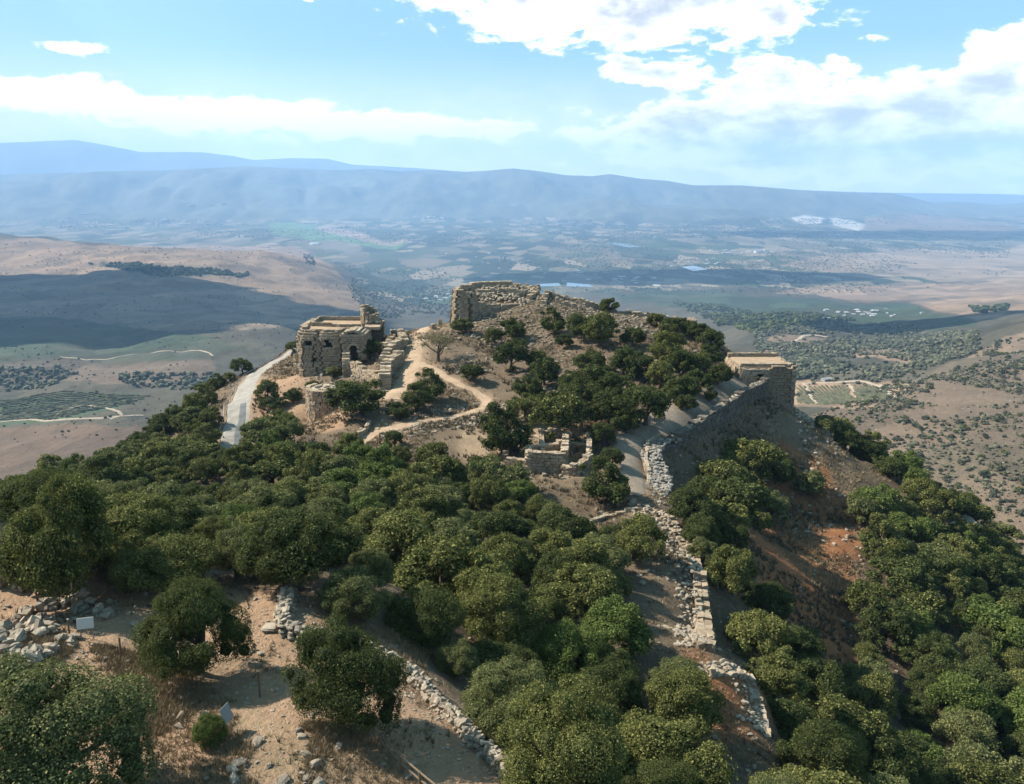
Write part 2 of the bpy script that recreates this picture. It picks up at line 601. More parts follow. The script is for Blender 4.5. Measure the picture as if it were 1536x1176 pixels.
m_val, t, b = new_mat('valley_land', 0.95)
pos = t.add('ShaderNodeNewGeometry').outputs['Position']
cov = attr(t, 'cover')
acov = t.add('ShaderNodeAttribute')
acov.attribute_name = 'cover'
fld = acov.outputs['Alpha']                       # 1 = farmed valley floor
n0 = t.noise(pos, 0.0011, 6, 0.6)
n1 = t.noise(pos, 0.006, 6, 0.65)
n2 = t.noise(pos, 0.05, 5, 0.7)
c = t.mix(1.0, cov, t.mix(n1, (0.55, 0.54, 0.52), (1.42, 1.42, 1.42)), 'MULTIPLY')
c = t.mix(1.0, c, t.mix(n2, (0.6, 0.6, 0.58), (1.35, 1.35, 1.35)), 'MULTIPLY')
# patchwork of fields and orchards
mp = t.add('ShaderNodeMapping')
mp.inputs['Rotation'].default_value = (0, 0, 0.5)
mp.inputs['Scale'].default_value = (1.0, 0.42, 1.0)
t.put(mp.inputs['Vector'], pos)
vo = t.add('ShaderNodeTexVoronoi', distance='CHEBYCHEV')
t.put(vo.inputs['Vector'], mp.outputs[0])
vo.inputs['Scale'].default_value = 0.0026
vs = t.add('ShaderNodeSeparateColor')
t.l.new(vo.outputs['Color'], vs.inputs[0])
cr = t.add('ShaderNodeValToRGB')
els = cr.color_ramp.elements
els[0].position = 0.0
els[0].color = (0.022, 0.036, 0.020, 1)
els[1].position = 1.0
els[1].color = (0.28, 0.215, 0.145, 1)
for p_, c_ in ((0.30, (0.040, 0.062, 0.030, 1)), (0.46, (0.075, 0.095, 0.045, 1)), (0.6, (0.06, 0.085, 0.035, 1)), (0.72, (0.14, 0.12, 0.075, 1)), (0.88, (0.20, 0.15, 0.10, 1))):
    e = els.new(p_)
    e.color = c_
cr.color_ramp.interpolation = 'CONSTANT'
t.l.new(vs.outputs[0], cr.inputs[0])
fieldc = t.mix(t.math('MULTIPLY', n1, 0.35), cr.outputs[0], (0.045, 0.062, 0.034))
fieldc = t.mix(t.ramp(n0, 0.42, 0.62), fieldc, t.mix(0.5, fieldc, (0.035, 0.05, 0.03)))
fieldc = t.mix(1.0, fieldc, t.mix(n2, (0.36, 0.36, 0.36), (1.12, 1.12, 1.12)), 'MULTIPLY')
plot = t.add('ShaderNodeTexVoronoi', distance='CHEBYCHEV')
t.put(plot.inputs['Vector'], mp.outputs[0])
plot.inputs['Scale'].default_value = 0.0062
ps = t.add('ShaderNodeSeparateColor')
t.l.new(plot.outputs['Color'], ps.inputs[0])
c = t.mix(1.0, c, t.mix(ps.outputs[1], (0.74, 0.76, 0.76), (1.22, 1.2, 1.18)), 'MULTIPLY')
fieldc = t.mix(t.ramp(ps.outputs[0], 0.56, 0.58), fieldc, t.mix(ps.outputs[2], (0.02, 0.034, 0.02), (0.21, 0.165, 0.115)))
c = t.mix(fld, c, fieldc)
t.put(b.inputs['Base Color'], c)
bump(t, b, t.math('ADD', n2, t.math('MULTIPLY', n1, 2.0)), 0.6, 6.0)

# ------------------------------------------------------------------ near hill ground
SOIL = np.array([0.285, 0.185, 0.115])
DRYG = np.array([0.125, 0.092, 0.060])
REDS = np.array([0.215, 0.092, 0.040])
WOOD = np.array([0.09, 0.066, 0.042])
PALE = np.array([0.27, 0.195, 0.125])

gv = np.stack([GX.ravel(), GY.ravel(), GZ.ravel()], 1)
gp = project(gv)
nwarp = fbm(gv[:, 0] / 6, gv[:, 1] / 6, 4, 61)[:, None] * np.array([[50.0, 40.0]]) * np.clip(60 / np.maximum(gv[:, 1:2], 20), 0.3, 2)
gq = gp + nwarp
cover = np.tile(DRYG, (len(gv), 1))
covers_near = [
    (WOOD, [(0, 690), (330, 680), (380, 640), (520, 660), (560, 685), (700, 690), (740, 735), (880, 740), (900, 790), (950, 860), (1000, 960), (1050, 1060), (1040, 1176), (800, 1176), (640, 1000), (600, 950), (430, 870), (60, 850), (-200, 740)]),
    (SOIL, [(-300, 860), (60, 850), (200, 890), (430, 890), (500, 940), (600, 960), (650, 1020), (800, 1176), (850, 1300), (-600, 1300)]),
    (REDS, [(1170, 660), (1240, 700), (1300, 800), (1270, 900), (1300, 1000), (1400, 960), (1480, 1000), (1480, 1060), (1290, 1060), (1200, 960), (1130, 860), (1120, 760)]),
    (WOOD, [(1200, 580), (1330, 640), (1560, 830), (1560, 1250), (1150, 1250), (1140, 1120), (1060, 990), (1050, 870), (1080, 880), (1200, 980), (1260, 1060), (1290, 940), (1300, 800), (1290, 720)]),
    (REDS, [(1020, 950), (1060, 990), (1140, 1020), (1150, 1120), (1060, 1110), (1020, 1010)]),
    (PALE, [(600, 480), (680, 480), (640, 520), (630, 560), (600, 600), (570, 600), (600, 540)]),
    (PALE, [(520, 660), (580, 625), (620, 650), (560, 690)]),
    (PALE, [(700, 640), (890, 640), (890, 710), (730, 720), (690, 680)]),
    (SOIL, [(380, 570), (450, 560), (520, 600), (520, 640), (370, 680), (370, 620)]),
]
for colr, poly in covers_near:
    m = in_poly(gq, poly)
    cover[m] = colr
# bare trodden parts inside the foreground clearing turn to dry grass
gl = fbm(gv[:, 0] / 5, gv[:, 1] / 5, 4, 67)
m = in_poly(gq, [(150, 960), (330, 960), (400, 1080), (480, 1060), (640, 1176), (400, 1200), (340, 1100), (200, 1100)]) & (gl > -0.06)
cover[m] = cover[m] * 0.35 + np.array([0.20, 0.15, 0.095]) * 0.65
# smooth the colour borders a little
C3 = cover.reshape(GX.shape + (3,))
for _ in range(2):
    C3[1:-1, 1:-1] = (C3[1:-1, 1:-1] * 2 + C3[:-2, 1:-1] + C3[2:, 1:-1] + C3[1:-1, :-2] + C3[1:-1, 2:]) / 6
cover = np.concatenate([C3.reshape(-1, 3), np.ones((len(gv), 1))], 1)
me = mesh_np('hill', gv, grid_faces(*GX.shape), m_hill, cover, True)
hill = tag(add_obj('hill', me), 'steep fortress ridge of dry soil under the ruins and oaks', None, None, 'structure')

# ------------------------------------------------------------------ valley, hillsides and far ranges: one polar sheet
A = np.concatenate([np.arange(-180, -42, 2.5), np.arange(-42, 44.001, 0.125), np.arange(46.5, 179, 2.5)])
LR = np.concatenate([np.arange(math.log(30.0), math.log(300.0), 0.06), np.arange(math.log(300.0), math.log(29500.0), 0.0095)])
AA, RR = np.meshgrid(np.radians(A), np.exp(LR))
PX, PY = (RR * np.sin(AA)).ravel(), (RR * np.cos(AA)).ravel()
PZ = np.empty(len(PX))
front = PY > 60
PZ[front] = height(PX[front], PY[front])
PZ[~front] = -150 - 0.12 * np.abs(PY[~front]).clip(0, 2500) + 40 * fbm(PX[~front] / 300, PY[~front] / 300, 3, 3)
inb = (PX > XN0 + 4) & (PX < XN1 - 4) & (PY > YN0 + 4) & (PY < YN1 - 4)
PZ[inb] -= 8 + 0.15 * np.maximum(0, 150 - PY[inb])
nrm = (np.abs(PX) < 170) & (PY < 60) & (PY > -150)
PZ[nrm] = np.minimum(PZ[nrm], -140)
fv = np.stack([PX, PY, PZ], 1)
fp = project(fv)
dist = np.hypot(PX, PY)
fwx = fbm(PX / (dist * 0.05), PY / (dist * 0.12), 6, 71) * 110
fwy = fbm(PX / (dist * 0.05) + 40, PY / (dist * 0.12), 6, 73) * 30
fq = fp + np.stack([fwx, fwy], 1)
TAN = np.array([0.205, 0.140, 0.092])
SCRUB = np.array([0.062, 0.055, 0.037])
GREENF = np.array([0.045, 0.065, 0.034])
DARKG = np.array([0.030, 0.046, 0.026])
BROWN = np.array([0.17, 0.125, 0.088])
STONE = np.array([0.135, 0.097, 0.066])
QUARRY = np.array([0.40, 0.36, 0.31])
fcol = np.tile(SCRUB, (len(fv), 1))
ffield = np.zeros(len(fv))
flr = (PZ < -590) & (PY > 3800) & (PY < 15500)
ffield[flr] = 1.0
mtn = PY > 12500
fcol[mtn] = np.array([0.085, 0.088, 0.06])
vis = PY > 250
covers_far = [
    (TAN, 0, [(-400, 340), (0, 352), (150, 365), (300, 372), (440, 380), (500, 400), (540, 425), (560, 470), (420, 500), (300, 480), (150, 470), (0, 450), (-400, 440)]),
    (DARKG, 0, [(140, 392), (200, 393), (375, 416), (375, 421), (250, 416), (190, 403)]),
    (BROWN, 0, [(-400, 392), (0, 392), (130, 430), (280, 450), (380, 470), (400, 500), (300, 500), (0, 480), (-400, 480)]),
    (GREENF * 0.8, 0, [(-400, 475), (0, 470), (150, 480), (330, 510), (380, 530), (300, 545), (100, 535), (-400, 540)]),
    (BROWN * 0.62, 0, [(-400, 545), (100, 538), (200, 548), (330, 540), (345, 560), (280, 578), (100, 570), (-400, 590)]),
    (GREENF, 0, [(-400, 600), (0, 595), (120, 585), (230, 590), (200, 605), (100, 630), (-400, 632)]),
    (np.array([0.098, 0.066, 0.044]), 0, [(-400, 630), (60, 634), (180, 636), (260, 640), (170, 690), (100, 720), (-400, 790)]),
    (STONE, 0, [(1190, 640), (1300, 600), (1400, 555), (1480, 520), (1560, 500), (2300, 480), (2300, 1000), (1400, 1000), (1300, 740)]),
    (TAN, 0, [(1120, 505), (1190, 490), (1240, 505), (1330, 530), (1390, 545), (1330, 560), (1200, 545), (1120, 530)]),
    (SCRUB, 0, [(1180, 520), (1300, 535), (1340, 552), (1240, 560), (1190, 572)]),
    (np.array([0.10, 0.085, 0.062]), 0, [(1265, 553), (1290, 551), (1398, 558), (1385, 571), (1300, 577), (1250, 575)]),
    (np.array([0.28, 0.185, 0.12]), 0, [(1190, 572), (1240, 573), (1360, 577), (1340, 590), (1300, 612), (1190, 612)]),
    (SCRUB * 0.8, 0, [(1130, 480), (1300, 490), (1400, 500), (1480, 490), (1560, 475), (1560, 500), (1470, 525), (1390, 545), (1250, 510), (1130, 495)]),
    (TAN, 0, [(1130, 436), (1270, 428), (1400, 425), (1536, 420), (2200, 400), (2200, 470), (1560, 470), (1480, 475), (1330, 455), (1180, 440)]),
    (BROWN * 1.2, 0, [(1150, 395), (1300, 378), (1536, 370), (2200, 350), (2200, 415), (1400, 422), (1230, 410)]),
    (GREENF * 0.75, 0, [(880, 436), (1130, 438), (1190, 447), (1330, 458), (1480, 480), (1400, 497), (1250, 482), (1050, 472), (980, 458)]),
    (QUARRY, 0, [(1172, 326), (1205, 322), (1235, 330), (1230, 338), (1190, 336)]),
    (QUARRY * 0.8, 0, [(1250, 328), (1290, 330), (1318, 338), (1300, 346), (1262, 340)]),
    (STONE, 0, [(1310, 325), (1420, 325), (1540, 330), (1540, 348), (1400, 350), (1310, 345)]),
    (np.array([0.07, 0.125, 0.045]), 0, [(380, 343), (450, 340), (500, 350), (620, 362), (590, 370), (480, 366), (390, 362)]),
    (np.array([0.24, 0.17, 0.12]), 0, [(470, 345), (560, 350), (640, 362), (560, 362), (500, 356)]),
]
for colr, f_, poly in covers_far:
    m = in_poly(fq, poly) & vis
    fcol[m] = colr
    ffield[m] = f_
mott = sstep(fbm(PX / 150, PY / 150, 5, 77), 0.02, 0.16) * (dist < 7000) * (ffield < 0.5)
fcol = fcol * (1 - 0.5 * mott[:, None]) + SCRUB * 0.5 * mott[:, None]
n_r, n_c = AA.shape
F4 = np.concatenate([fcol, ffield[:, None]], 1).reshape(n_r, n_c, 4)
F4[:, 1:-1] = (F4[:, 1:-1] * 2 + F4[:, :-2] + F4[:, 2:]) / 4
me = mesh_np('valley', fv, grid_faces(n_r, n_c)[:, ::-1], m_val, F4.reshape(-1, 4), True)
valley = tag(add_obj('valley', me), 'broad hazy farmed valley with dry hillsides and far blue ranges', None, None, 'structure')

# ------------------------------------------------------------------ haze: one closed box of even air
m_haze = bpy.data.materials.new('haze_air')
m_haze.use_nodes = True
t = NT(m_haze.node_tree)
pv = t.add('ShaderNodeVolumePrincipled')
pv.inputs['Color'].default_value = (0.40, 0.65, 1.0, 1)
pv.inputs['Density'].default_value = 5.8e-5
pv.inputs['Anisotropy'].default_value = 0.05
o = t.add('ShaderNodeOutputMaterial')
t.l.new(pv.outputs[0], o.inputs['Volume'])
hx, hy0, hy1, hz0, hz1 = 30000.0, -30000.0, 30000.0, float(PZ.min()) - 1.0, float(PZ.max()) + 20.0
hv = [(x, y, z) for z in (hz0, hz1) for y in (hy0, hy1) for x in (-hx, hx)]
hf = [(0, 2, 3, 1), (4, 5, 7, 6), (0, 1, 5, 4), (2, 6, 7, 3), (0, 4, 6, 2), (1, 3, 7, 5)]
tag(add_obj('haze', mesh_np('haze', hv, hf, m_haze)), 'pale blue haze filling the valley air', None, None, 'stuff')

# ------------------------------------------------------------------ road and footpaths
def catmull(P, step):
    P = np.asarray(P, float)
    Q = np.vstack([2 * P[0] - P[1], P, 2 * P[-1] - P[-2]])
    out = []
    for i in range(1, len(Q) - 2):
        n = max(2, int(np.linalg.norm(Q[i + 1] - Q[i]) / step))
        for k in range(n):
            t = k / n
            out.append(0.5 * (2 * Q[i] + (Q[i + 1] - Q[i - 1]) * t + (2 * Q[i - 1] - 5 * Q[i] + 4 * Q[i + 1] - Q[i + 2]) * t * t + (3 * Q[i] - Q[i - 1] - 3 * Q[i + 1] + Q[i + 2]) * t ** 3))
    out.append(P[-1])
    return np.array(out)


def sheet(name, pix, widths, mat, label, lift=0.06, far=False, jit=0.7, side=(-0.5, 0.5), step=0.5, hfun=None):
    """a strip of path draped over the ground; pix = photo pixels of its middle line"""
    hf = hfun or (H if far else Hn)
    pts = [(hit_far(*p) if far else hit(*p)) for p in pix]
    W = np.asarray(widths, float)
    P = catmull(np.c_[np.array(pts)[:, :2], W], step)
    d = np.gradient(P[:, :2], axis=0)
    d /= np.linalg.norm(d, axis=1, keepdims=True) + 1e-9
    nrm = np.stack([d[:, 1], -d[:, 0]], 1)
    nc = 9
    sl = np.linspace(side[0], side[1], nc)
    s = np.arange(len(P)) * step
    el_ = fbm(s / 2.5, s * 0 + 3, 3, 81) * jit * 2
    er_ = fbm(s / 2.5, s * 0 + 9, 3, 83) * jit * 2
    V = []
    for k, c_ in enumerate(sl):
        e = el_ if k == 0 else (er_ if k == nc - 1 else 0)
        V.append(P[:, :2] + nrm * (c_ * P[:, 2] + (-e if k == 0 else e))[:, None] if k in (0, nc - 1) else P[:, :2] + nrm * (c_ * P[:, 2])[:, None])
    V = np.stack(V, 1).reshape(-1, 2)
    z = hf(V[:, 0], V[:, 1]) + lift
    edge = np.tile(np.minimum(np.arange(nc), nc - 1 - np.arange(nc)) == 0, len(P))
    z[edge] -= lift * 1.6
    me = mesh_np(name, np.c_[V, z], grid_faces(len(P), nc)[:, ::-1], mat, None, True)
    return tag(add_obj(name, me), label, None, None, 'structure'), P


def soil_mat(name, c0, c1, sc=1.0, bs=0.7):
    m, t, b = new_mat(name, 0.95)
    pos = t.add('ShaderNodeNewGeometry').outputs['Position']
    n1 = t.noise(pos, 0.5 * sc, 6, 0.65)
    n2 = t.noise(pos, 3.0 * sc, 5, 0.7)
    c = t.mix(t.ramp(n1, 0.3, 0.7), c0, c1)
    c = t.mix(1.0, c, t.mix(n2, (0.7, 0.69, 0.68), (1.28, 1.28, 1.28)), 'MULTIPLY')
    t.put(b.inputs['Base Color'], c)
    bump(t, b, n2, bs, 0.2 / sc)
    return m


m_path = soil_mat('trodden_earth', (0.28, 0.195, 0.125), (0.36, 0.26, 0.17))
m_grav = soil_mat('grey_gravel', (0.17, 0.135, 0.10), (0.23, 0.185, 0.14))
m_conc = soil_mat('worn_concrete', (0.20, 0.185, 0.155), (0.28, 0.255, 0.215), 1, 0.3)
m_asph = soil_mat('old_asphalt', (0.10, 0.104, 0.10), (0.14, 0.14, 0.135), 1, 0.3)
m_track = soil_mat('pale_dirt_track', (0.28, 0.22, 0.16), (0.34, 0.275, 0.20), 0.1)

road, RP = sheet('road', [(344, 684), (349, 660), (357, 630), (360, 600), (375, 572), (402, 549), (432, 531), (450, 522)], [5.2, 5.2, 5.2, 5.4, 5.4, 5.2, 5, 5], m_conc,
                 'pale concrete service road curving below the vaulted hall', 0.10, jit=0.12)
sheet('road_repair', [(354, 682), (357, 660), (363, 632), (365, 606)], [1.9, 1.9, 1.8, 1.5], m_asph, 'dark asphalt repair strip in the concrete road', 0.16, jit=0.06)
sheet('footpath', [(525, 672), (560, 652), (600, 640), (680, 626), (728, 608), (718, 590), (690, 576), (660, 560), (630, 545)], [3.4, 3, 2.6, 2.2, 2, 1.8, 1.8, 2, 2.5], m_path,
      'trodden earth footpath winding over the terrace to the ruins')
sheet('footpath', [(590, 600), (605, 575), (620, 548), (625, 520), (632, 500), (655, 488)], [4.5, 4.2, 4, 3, 3, 4], m_path, 'wide trodden path climbing beside the vaulted hall ruins')
sheet('footpath', [(1112, 572), (1080, 588), (1040, 612), (1000, 630), (965, 642), (948, 665), (944, 695), (952, 722), (958, 742)], [5, 5, 5.5, 6, 7, 5.5, 4.6, 3.4, 2.2], m_grav,
      'grey gravel walk behind the curtain wall to the square tower')
sheet('footpath', [(905, 640), (925, 655), (942, 672)], [2, 2.4, 3], m_grav, 'short gravel spur joining the walk under the oaks')
# far dirt tracks and roads
sheet('dirt_track', [(0, 634), (45, 630), (90, 630), (160, 628), (215, 624)], [5] * 5, m_track, 'pale dirt track along the bottom of the terraced fields', 0.6, True, 1.0, step=8)
sheet('dirt_track', [(85, 624), (105, 613), (132, 609), (160, 613), (182, 622), (165, 630)], [5] * 6, m_track, 'pale track looping round a small knoll among the fields', 0.6, True, 1.0, step=6)
sheet('dirt_track', [(90, 536), (180, 536), (240, 528), (290, 526), (320, 535)], [5] * 5, m_track, 'thin track on the cloud shaded terraces', 0.6, True, 1.0, step=8)
sheet('dirt_track', [(1168, 523), (1190, 512), (1207, 504), (1222, 503), (1245, 506)], [10] * 5, m_track, 'dirt road climbing the scrubby spur beyond the square tower', 0.8, True, 1.0, step=10)
sheet('dirt_track', [(1190, 576), (1230, 575), (1300, 575), (1365, 577)], [5] * 4, m_track, 'straight farm lane along the head of the vineyard', 0.6, True, 1.0, step=8)
sheet('dirt_track', [(1206, 576), (1215, 590), (1226, 606)], [5] * 3, m_track, 'lane between vineyard blocks next to the tower', 0.6, True, 0.6, step=5)
sheet('dirt_track', [(1272, 577), (1284, 590), (1300, 606)], [5] * 3, m_track, 'lane between vineyard blocks in the middle of the slope', 0.6, True, 0.6, step=5)
sheet('dirt_track', [(1320, 578), (1332, 588), (1345, 600)], [5] * 3, m_track, 'lane closing the vineyard beside the dry hillside', 0.6, True, 0.6, step=5)

# ------------------------------------------------------------------ stone
m_stone, t, b = new_mat('limestone', 0.9)
pos = t.add('ShaderNodeNewGeometry').outputs['Position']
ti = attr(t, 'tint', 'Fac')
n1 = t.noise(pos, 0.45, 5, 0.65)
n2 = t.noise(pos, 5.0, 5, 0.7)
c = t.mix(ti, (0.19, 0.135, 0.085), (0.38, 0.30, 0.205))
c = t.mix(t.ramp(n1, 0.48, 0.75), c, t.mix(0.65, c, (0.22, 0.195, 0.165)))
c = t.mix(1.0, c, t.mix(n2, (0.66, 0.65, 0.64), (1.3, 1.3, 1.3)), 'MULTIPLY')
t.put(b.inputs['Base Color'], c)
bump(t, b, n2, 0.7, 0.12)

m_rock, t, b = new_mat('weathered_rock', 0.9)
tco = t.add('ShaderNodeNewGeometry').outputs['Position']
rnd = t.add('ShaderNodeObjectInfo').outputs['Random']
ti = attr(t, 'tint', 'Fac')
n1 = t.noise(tco, 1.6, 5, 0.65)
n2 = t.noise(tco, 9.0, 5, 0.7)
mixr = t.math('ADD', t.math('MULTIPLY', rnd, 0.6), t.math('MULTIPLY', ti, 0.5))
c = t.mix(mixr, (0.19, 0.15, 0.108), (0.37, 0.31, 0.232))
c = t.mix(t.ramp(n1, 0.50, 0.68), c, (0.15, 0.128, 0.10))
c = t.mix(1.0, c, t.mix(n2, (0.65, 0.65, 0.64), (1.3, 1.3, 1.3)), 'MULTIPLY')
t.put(b.inputs['Base Color'], c)
bump(t, b, n2, 0.8, 0.06)

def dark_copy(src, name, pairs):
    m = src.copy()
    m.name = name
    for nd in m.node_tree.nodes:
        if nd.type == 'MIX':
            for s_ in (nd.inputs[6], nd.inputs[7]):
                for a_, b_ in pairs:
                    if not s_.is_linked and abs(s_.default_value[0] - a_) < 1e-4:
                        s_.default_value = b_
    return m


m_stone_shade = dark_copy(m_stone, 'shade_toned_stone', ((0.19, (0.085, 0.072, 0.056, 1)), (0.38, (0.21, 0.18, 0.14, 1))))  # limestone copy with the curtain wall's shade put into its colour
m_rock_dark = dark_copy(m_rock, 'dark_grey_rock', ((0.19, (0.11, 0.10, 0.085, 1)), (0.37, (0.27, 0.24, 0.20, 1))))  # darker, greyer copy of the rock colours

CUBE = np.array([[x, y, z] for z in (-1, 1) for y in (-1, 1) for x in (-1, 1)], float) * 0.5
CUBEF = np.array([(0, 2, 3, 1), (4, 5, 7, 6), (0, 1, 5, 4), (2, 6, 7, 3), (0, 4, 6, 2), (1, 3, 7, 5)])


class Blocks:
    """collects rough hewn blocks and joins them into one mesh"""
    def __init__(self):
        self.c, self.s, self.a, self.j, self.t, self.q = [], [], [], [], [], []

    def add(self, c, s, a=0.0, j=0.04, tint=None, tilt=0.0):
        self.c.append(c)
        self.s.append(s)
        self.a.append(a)
        self.j.append(j)
        self.q.append(tilt)
        self.t.append(random.random() if tint is None else tint)

    def build(self, name, mat, parent=None, loc=(0, 0, 0), kind='stuff'):
        n = len(self.c)
        c, s, a, j, q = map(np.asarray, (self.c, self.s, self.a, self.j, self.q))
        V = CUBE[None] * s[:, None, :]
        V = V + rng.normal(0, 1, V.shape) * j[:, None, None]
        # small random tilt, then heading
        tx = rng.normal(0, 1, n) * q
        ty = rng.normal(0, 1, n) * q
        z = V[..., 2] + V[..., 0] * tx[:, None] + V[..., 1] * ty[:, None]
        ca, sa = np.cos(a)[:, None], np.sin(a)[:, None]
        x = V[..., 0] * ca - V[..., 1] * sa
        y = V[..., 0] * sa + V[..., 1] * ca
        V = np.stack([x, y, z], -1) + c[:, None, :] - np.asarray(loc)
        F = (CUBEF[None] + 8 * np.arange(n)[:, None, None]).reshape(-1, 4)
        me = mesh_np(name, V.reshape(-1, 3), F, mat, np.repeat(self.t, 8))
        o = add_obj(name, me, parent)
        if kind:
            o['kind'] = kind
        return o


def wall(B, pts, top, base=None, thick=1.2, course=0.55, blen=0.95, rag=0.5, openings=(), seed=0, drop=0.6, jit=0.035, layers=2, batter=0.0, tint=(0.15, 0.9), rnd=0.0):
    """courses of blocks along a polyline (x,y); top = z per point; base = z per point or the ground"""
    P = np.asarray(pts, float)[:, :2]
    L = np.concatenate([[0], np.cumsum(np.linalg.norm(np.diff(P, axis=0), axis=1))])
    top = np.asarray(top, float)
    bz = Hn(P[:, 0], P[:, 1]) if base is None else np.asarray(base, float)
    zmin, zmax = bz.min() - drop, top.max() + rag
    S = np.linspace(0, L[-1], max(8, int(L[-1] / 0.2)))
    PX_, PY_ = np.interp(S, L, P[:, 0]), np.interp(S, L, P[:, 1])
    ZT = np.interp(S, L, top) + rag * 2 * fbm(S / 1.7, S * 0 + seed * 7.7, 3, 91)
    ZB = np.interp(S, L, bz) if base is not None else Hn(PX_, PY_)
    zmin = min(zmin, ZB.min() - drop)
    dS = S[1] - S[0]
    k = 0
    z = zmin
    while z < zmax:
        ch = course * random.uniform(0.85, 1.12)
        s = -random.random() * blen * 0.6
        while s < L[-1]:
            bl = blen * random.uniform(0.6, 1.4)
            sc = min(max(s + bl / 2, 0), L[-1])
            i = min(np.searchsorted(L, sc, 'right') - 1, len(P) - 2)
            i = max(i, 0)
            d = (P[i + 1] - P[i]) / max(L[i + 1] - L[i], 1e-6)
            p = P[i] + d * (sc - L[i])
            iz = min(int(sc / dS), len(S) - 1)
            zt, zb = ZT[iz], ZB[iz]
            zm = z + ch / 2
            if zm < zt and zm > zb - drop and not any(o[0] < sc < o[1] and o[2] < zm < o[3] for o in openings):
                hd = math.atan2(d[1], d[0])
                nrm = np.array([-d[1], d[0]])
                ln = min(bl, L[-1] - s + 0.2)
                wd = thick / layers
                for q in range(layers):
                    off = (q + 0.5) * wd - thick / 2
                    off += (batter * (zt - zm)) * (-1 if q == 0 else 0)
                    off += rnd * max(0.0, (zm - zt + 2.4) / 2.4) ** 2
                    B.add((p[0] + nrm[0] * off, p[1] + nrm[1] * off, zm), (ln - 0.05, wd + random.uniform(-0.10, 0.10), ch - 0.05), hd, jit,
                          random.uniform(*tint))
            s += bl
        z += ch
        k += 1


def pxw(px, py, z):
    """point at height z on the line of sight through a photo pixel"""
    d = px_dir(px, py)
    return d * (z / d[2])


def slab(name, poly, z0, z1, mat, parent=None, tint=0.6):
    """flat prism over a polygon"""
    n = len(poly)
    V = [(x, y, z0) for x, y in poly] + [(x, y, z1) for x, y in poly]
    me = bpy.data.meshes.new(name)
    me.from_pydata(V, [], [tuple(range(n))[::-1], tuple(range(n, 2 * n))] + [(i, (i + 1) % n, n + (i + 1) % n, n + i) for i in range(n)])
    at = me.attributes.new('tint', 'FLOAT', 'POINT')
    at.data.foreach_set('value', [tint] * (2 * n))
    me.materials.append(mat)
    return add_obj(name, me, parent)


# rough stones: shared prototypes
def rock_geo(seed, sx=1.0, sy=1.0, sz=0.7):
    r = np.random.default_rng(seed)
    g = np.linspace(-1, 1, 3)
    pts, idx = [], {}
    F = []
    for ax in range(3):
        for sg in (-1, 1):
            for i in range(2):
                for j_ in range(2):
                    q = []
                    for (a_, b_) in ((i, j_), (i + 1, j_), (i + 1, j_ + 1), (i, j_ + 1)):
                        co = [0, 0, 0]
                        co[ax] = sg
                        co[(ax + 1) % 3] = g[a_]
                        co[(ax + 2) % 3] = g[b_]
                        key = tuple(np.round(co, 3))
                        if key not in idx:
                            idx[key] = len(pts)
                            pts.append(co)
                        q.append(idx[key])
                    F.append(q if sg > 0 else q[::-1])
    V = np.array(pts, float)
    ln = np.linalg.norm(V, axis=1, keepdims=True)
    V = V * (0.45 + 0.55 / ln)
    V += r.normal(0, 0.13, V.shape)
    for _ in range(3):                       # a few flat cleavage faces
        nn = r.normal(0, 1, 3)
        nn /= np.linalg.norm(nn)
        lim = r.uniform(0.55, 0.8)
        dd = V @ nn
        V -= np.outer(np.maximum(0, dd - lim), nn)
    return V * np.array([sx, sy, sz]) * 0.5, np.array(F)


ROCKG = [rock_geo(100 + k, 1.0, random.uniform(0.6, 0.95), random.uniform(0.45, 0.75)) for k in range(12)]
ROCKM = [mesh_np('stone', V, F, m_rock, np.full(len(V), (k % 5) / 5.0)) for k, (V, F) in enumerate(ROCKG)]


def rubble(name, spots, mat, parent=None, label=None, cat=None):
    """spots (x,y,z,size): many small stones joined into one object of kind stuff"""
    VV, FF, TT, nv = [], [], [], 0
    for (x, y, z, s) in spots:
        V, F = ROCKG[random.randrange(len(ROCKG))]
        a = random.random() * 6.28
        ca, sa = math.cos(a), math.sin(a)
        sz = s * random.uniform(0.7, 1.2)
        Q = np.stack([(V[:, 0] * ca - V[:, 1] * sa) * s, (V[:, 0] * sa + V[:, 1] * ca) * s, V[:, 2] * sz], 1) + (x, y, z)
        VV.append(Q)
        FF.append(F + nv)
        TT.append(np.full(len(V), random.random()))
        nv += len(V)
    o = add_obj(name, mesh_np(name, np.concatenate(VV), np.concatenate(FF), mat, np.concatenate(TT)), parent)
    o['kind'] = 'stuff'
    if label:
        o['label'] = label
    return o


def scatter_px(poly, n, smin, smax, ylim=(8, 290), power=2.0, sink=0.15):
    """random ground spots whose picture falls in a photo polygon"""
    xs = [p[0] for p in poly]
    ys = [p[1] for p in poly]
    out = []
    tries = 0
    while len(out) < n and tries < n * 8:
        tries += 1
        q = np.array([[random.uniform(min(xs), max(xs)), random.uniform(min(ys), max(ys))]])
        if not in_poly(q, poly)[0]:
            continue
        p = hit(q[0, 0], q[0, 1])
        if not ylim[0] < p[1] < ylim[1]:
            continue
        s = smin + (smax - smin) * random.random() ** power
        out.append((p[0], p[1], p[2] + s * (0.3 - sink), s))
    return out

# ------------------------------------------------------------------ square tower at the end of the curtain wall
def P2(px, Y):
    """x at depth Y for a photo column (for upright faces)"""
    return (px - 768) / FPX * Y / 0.985


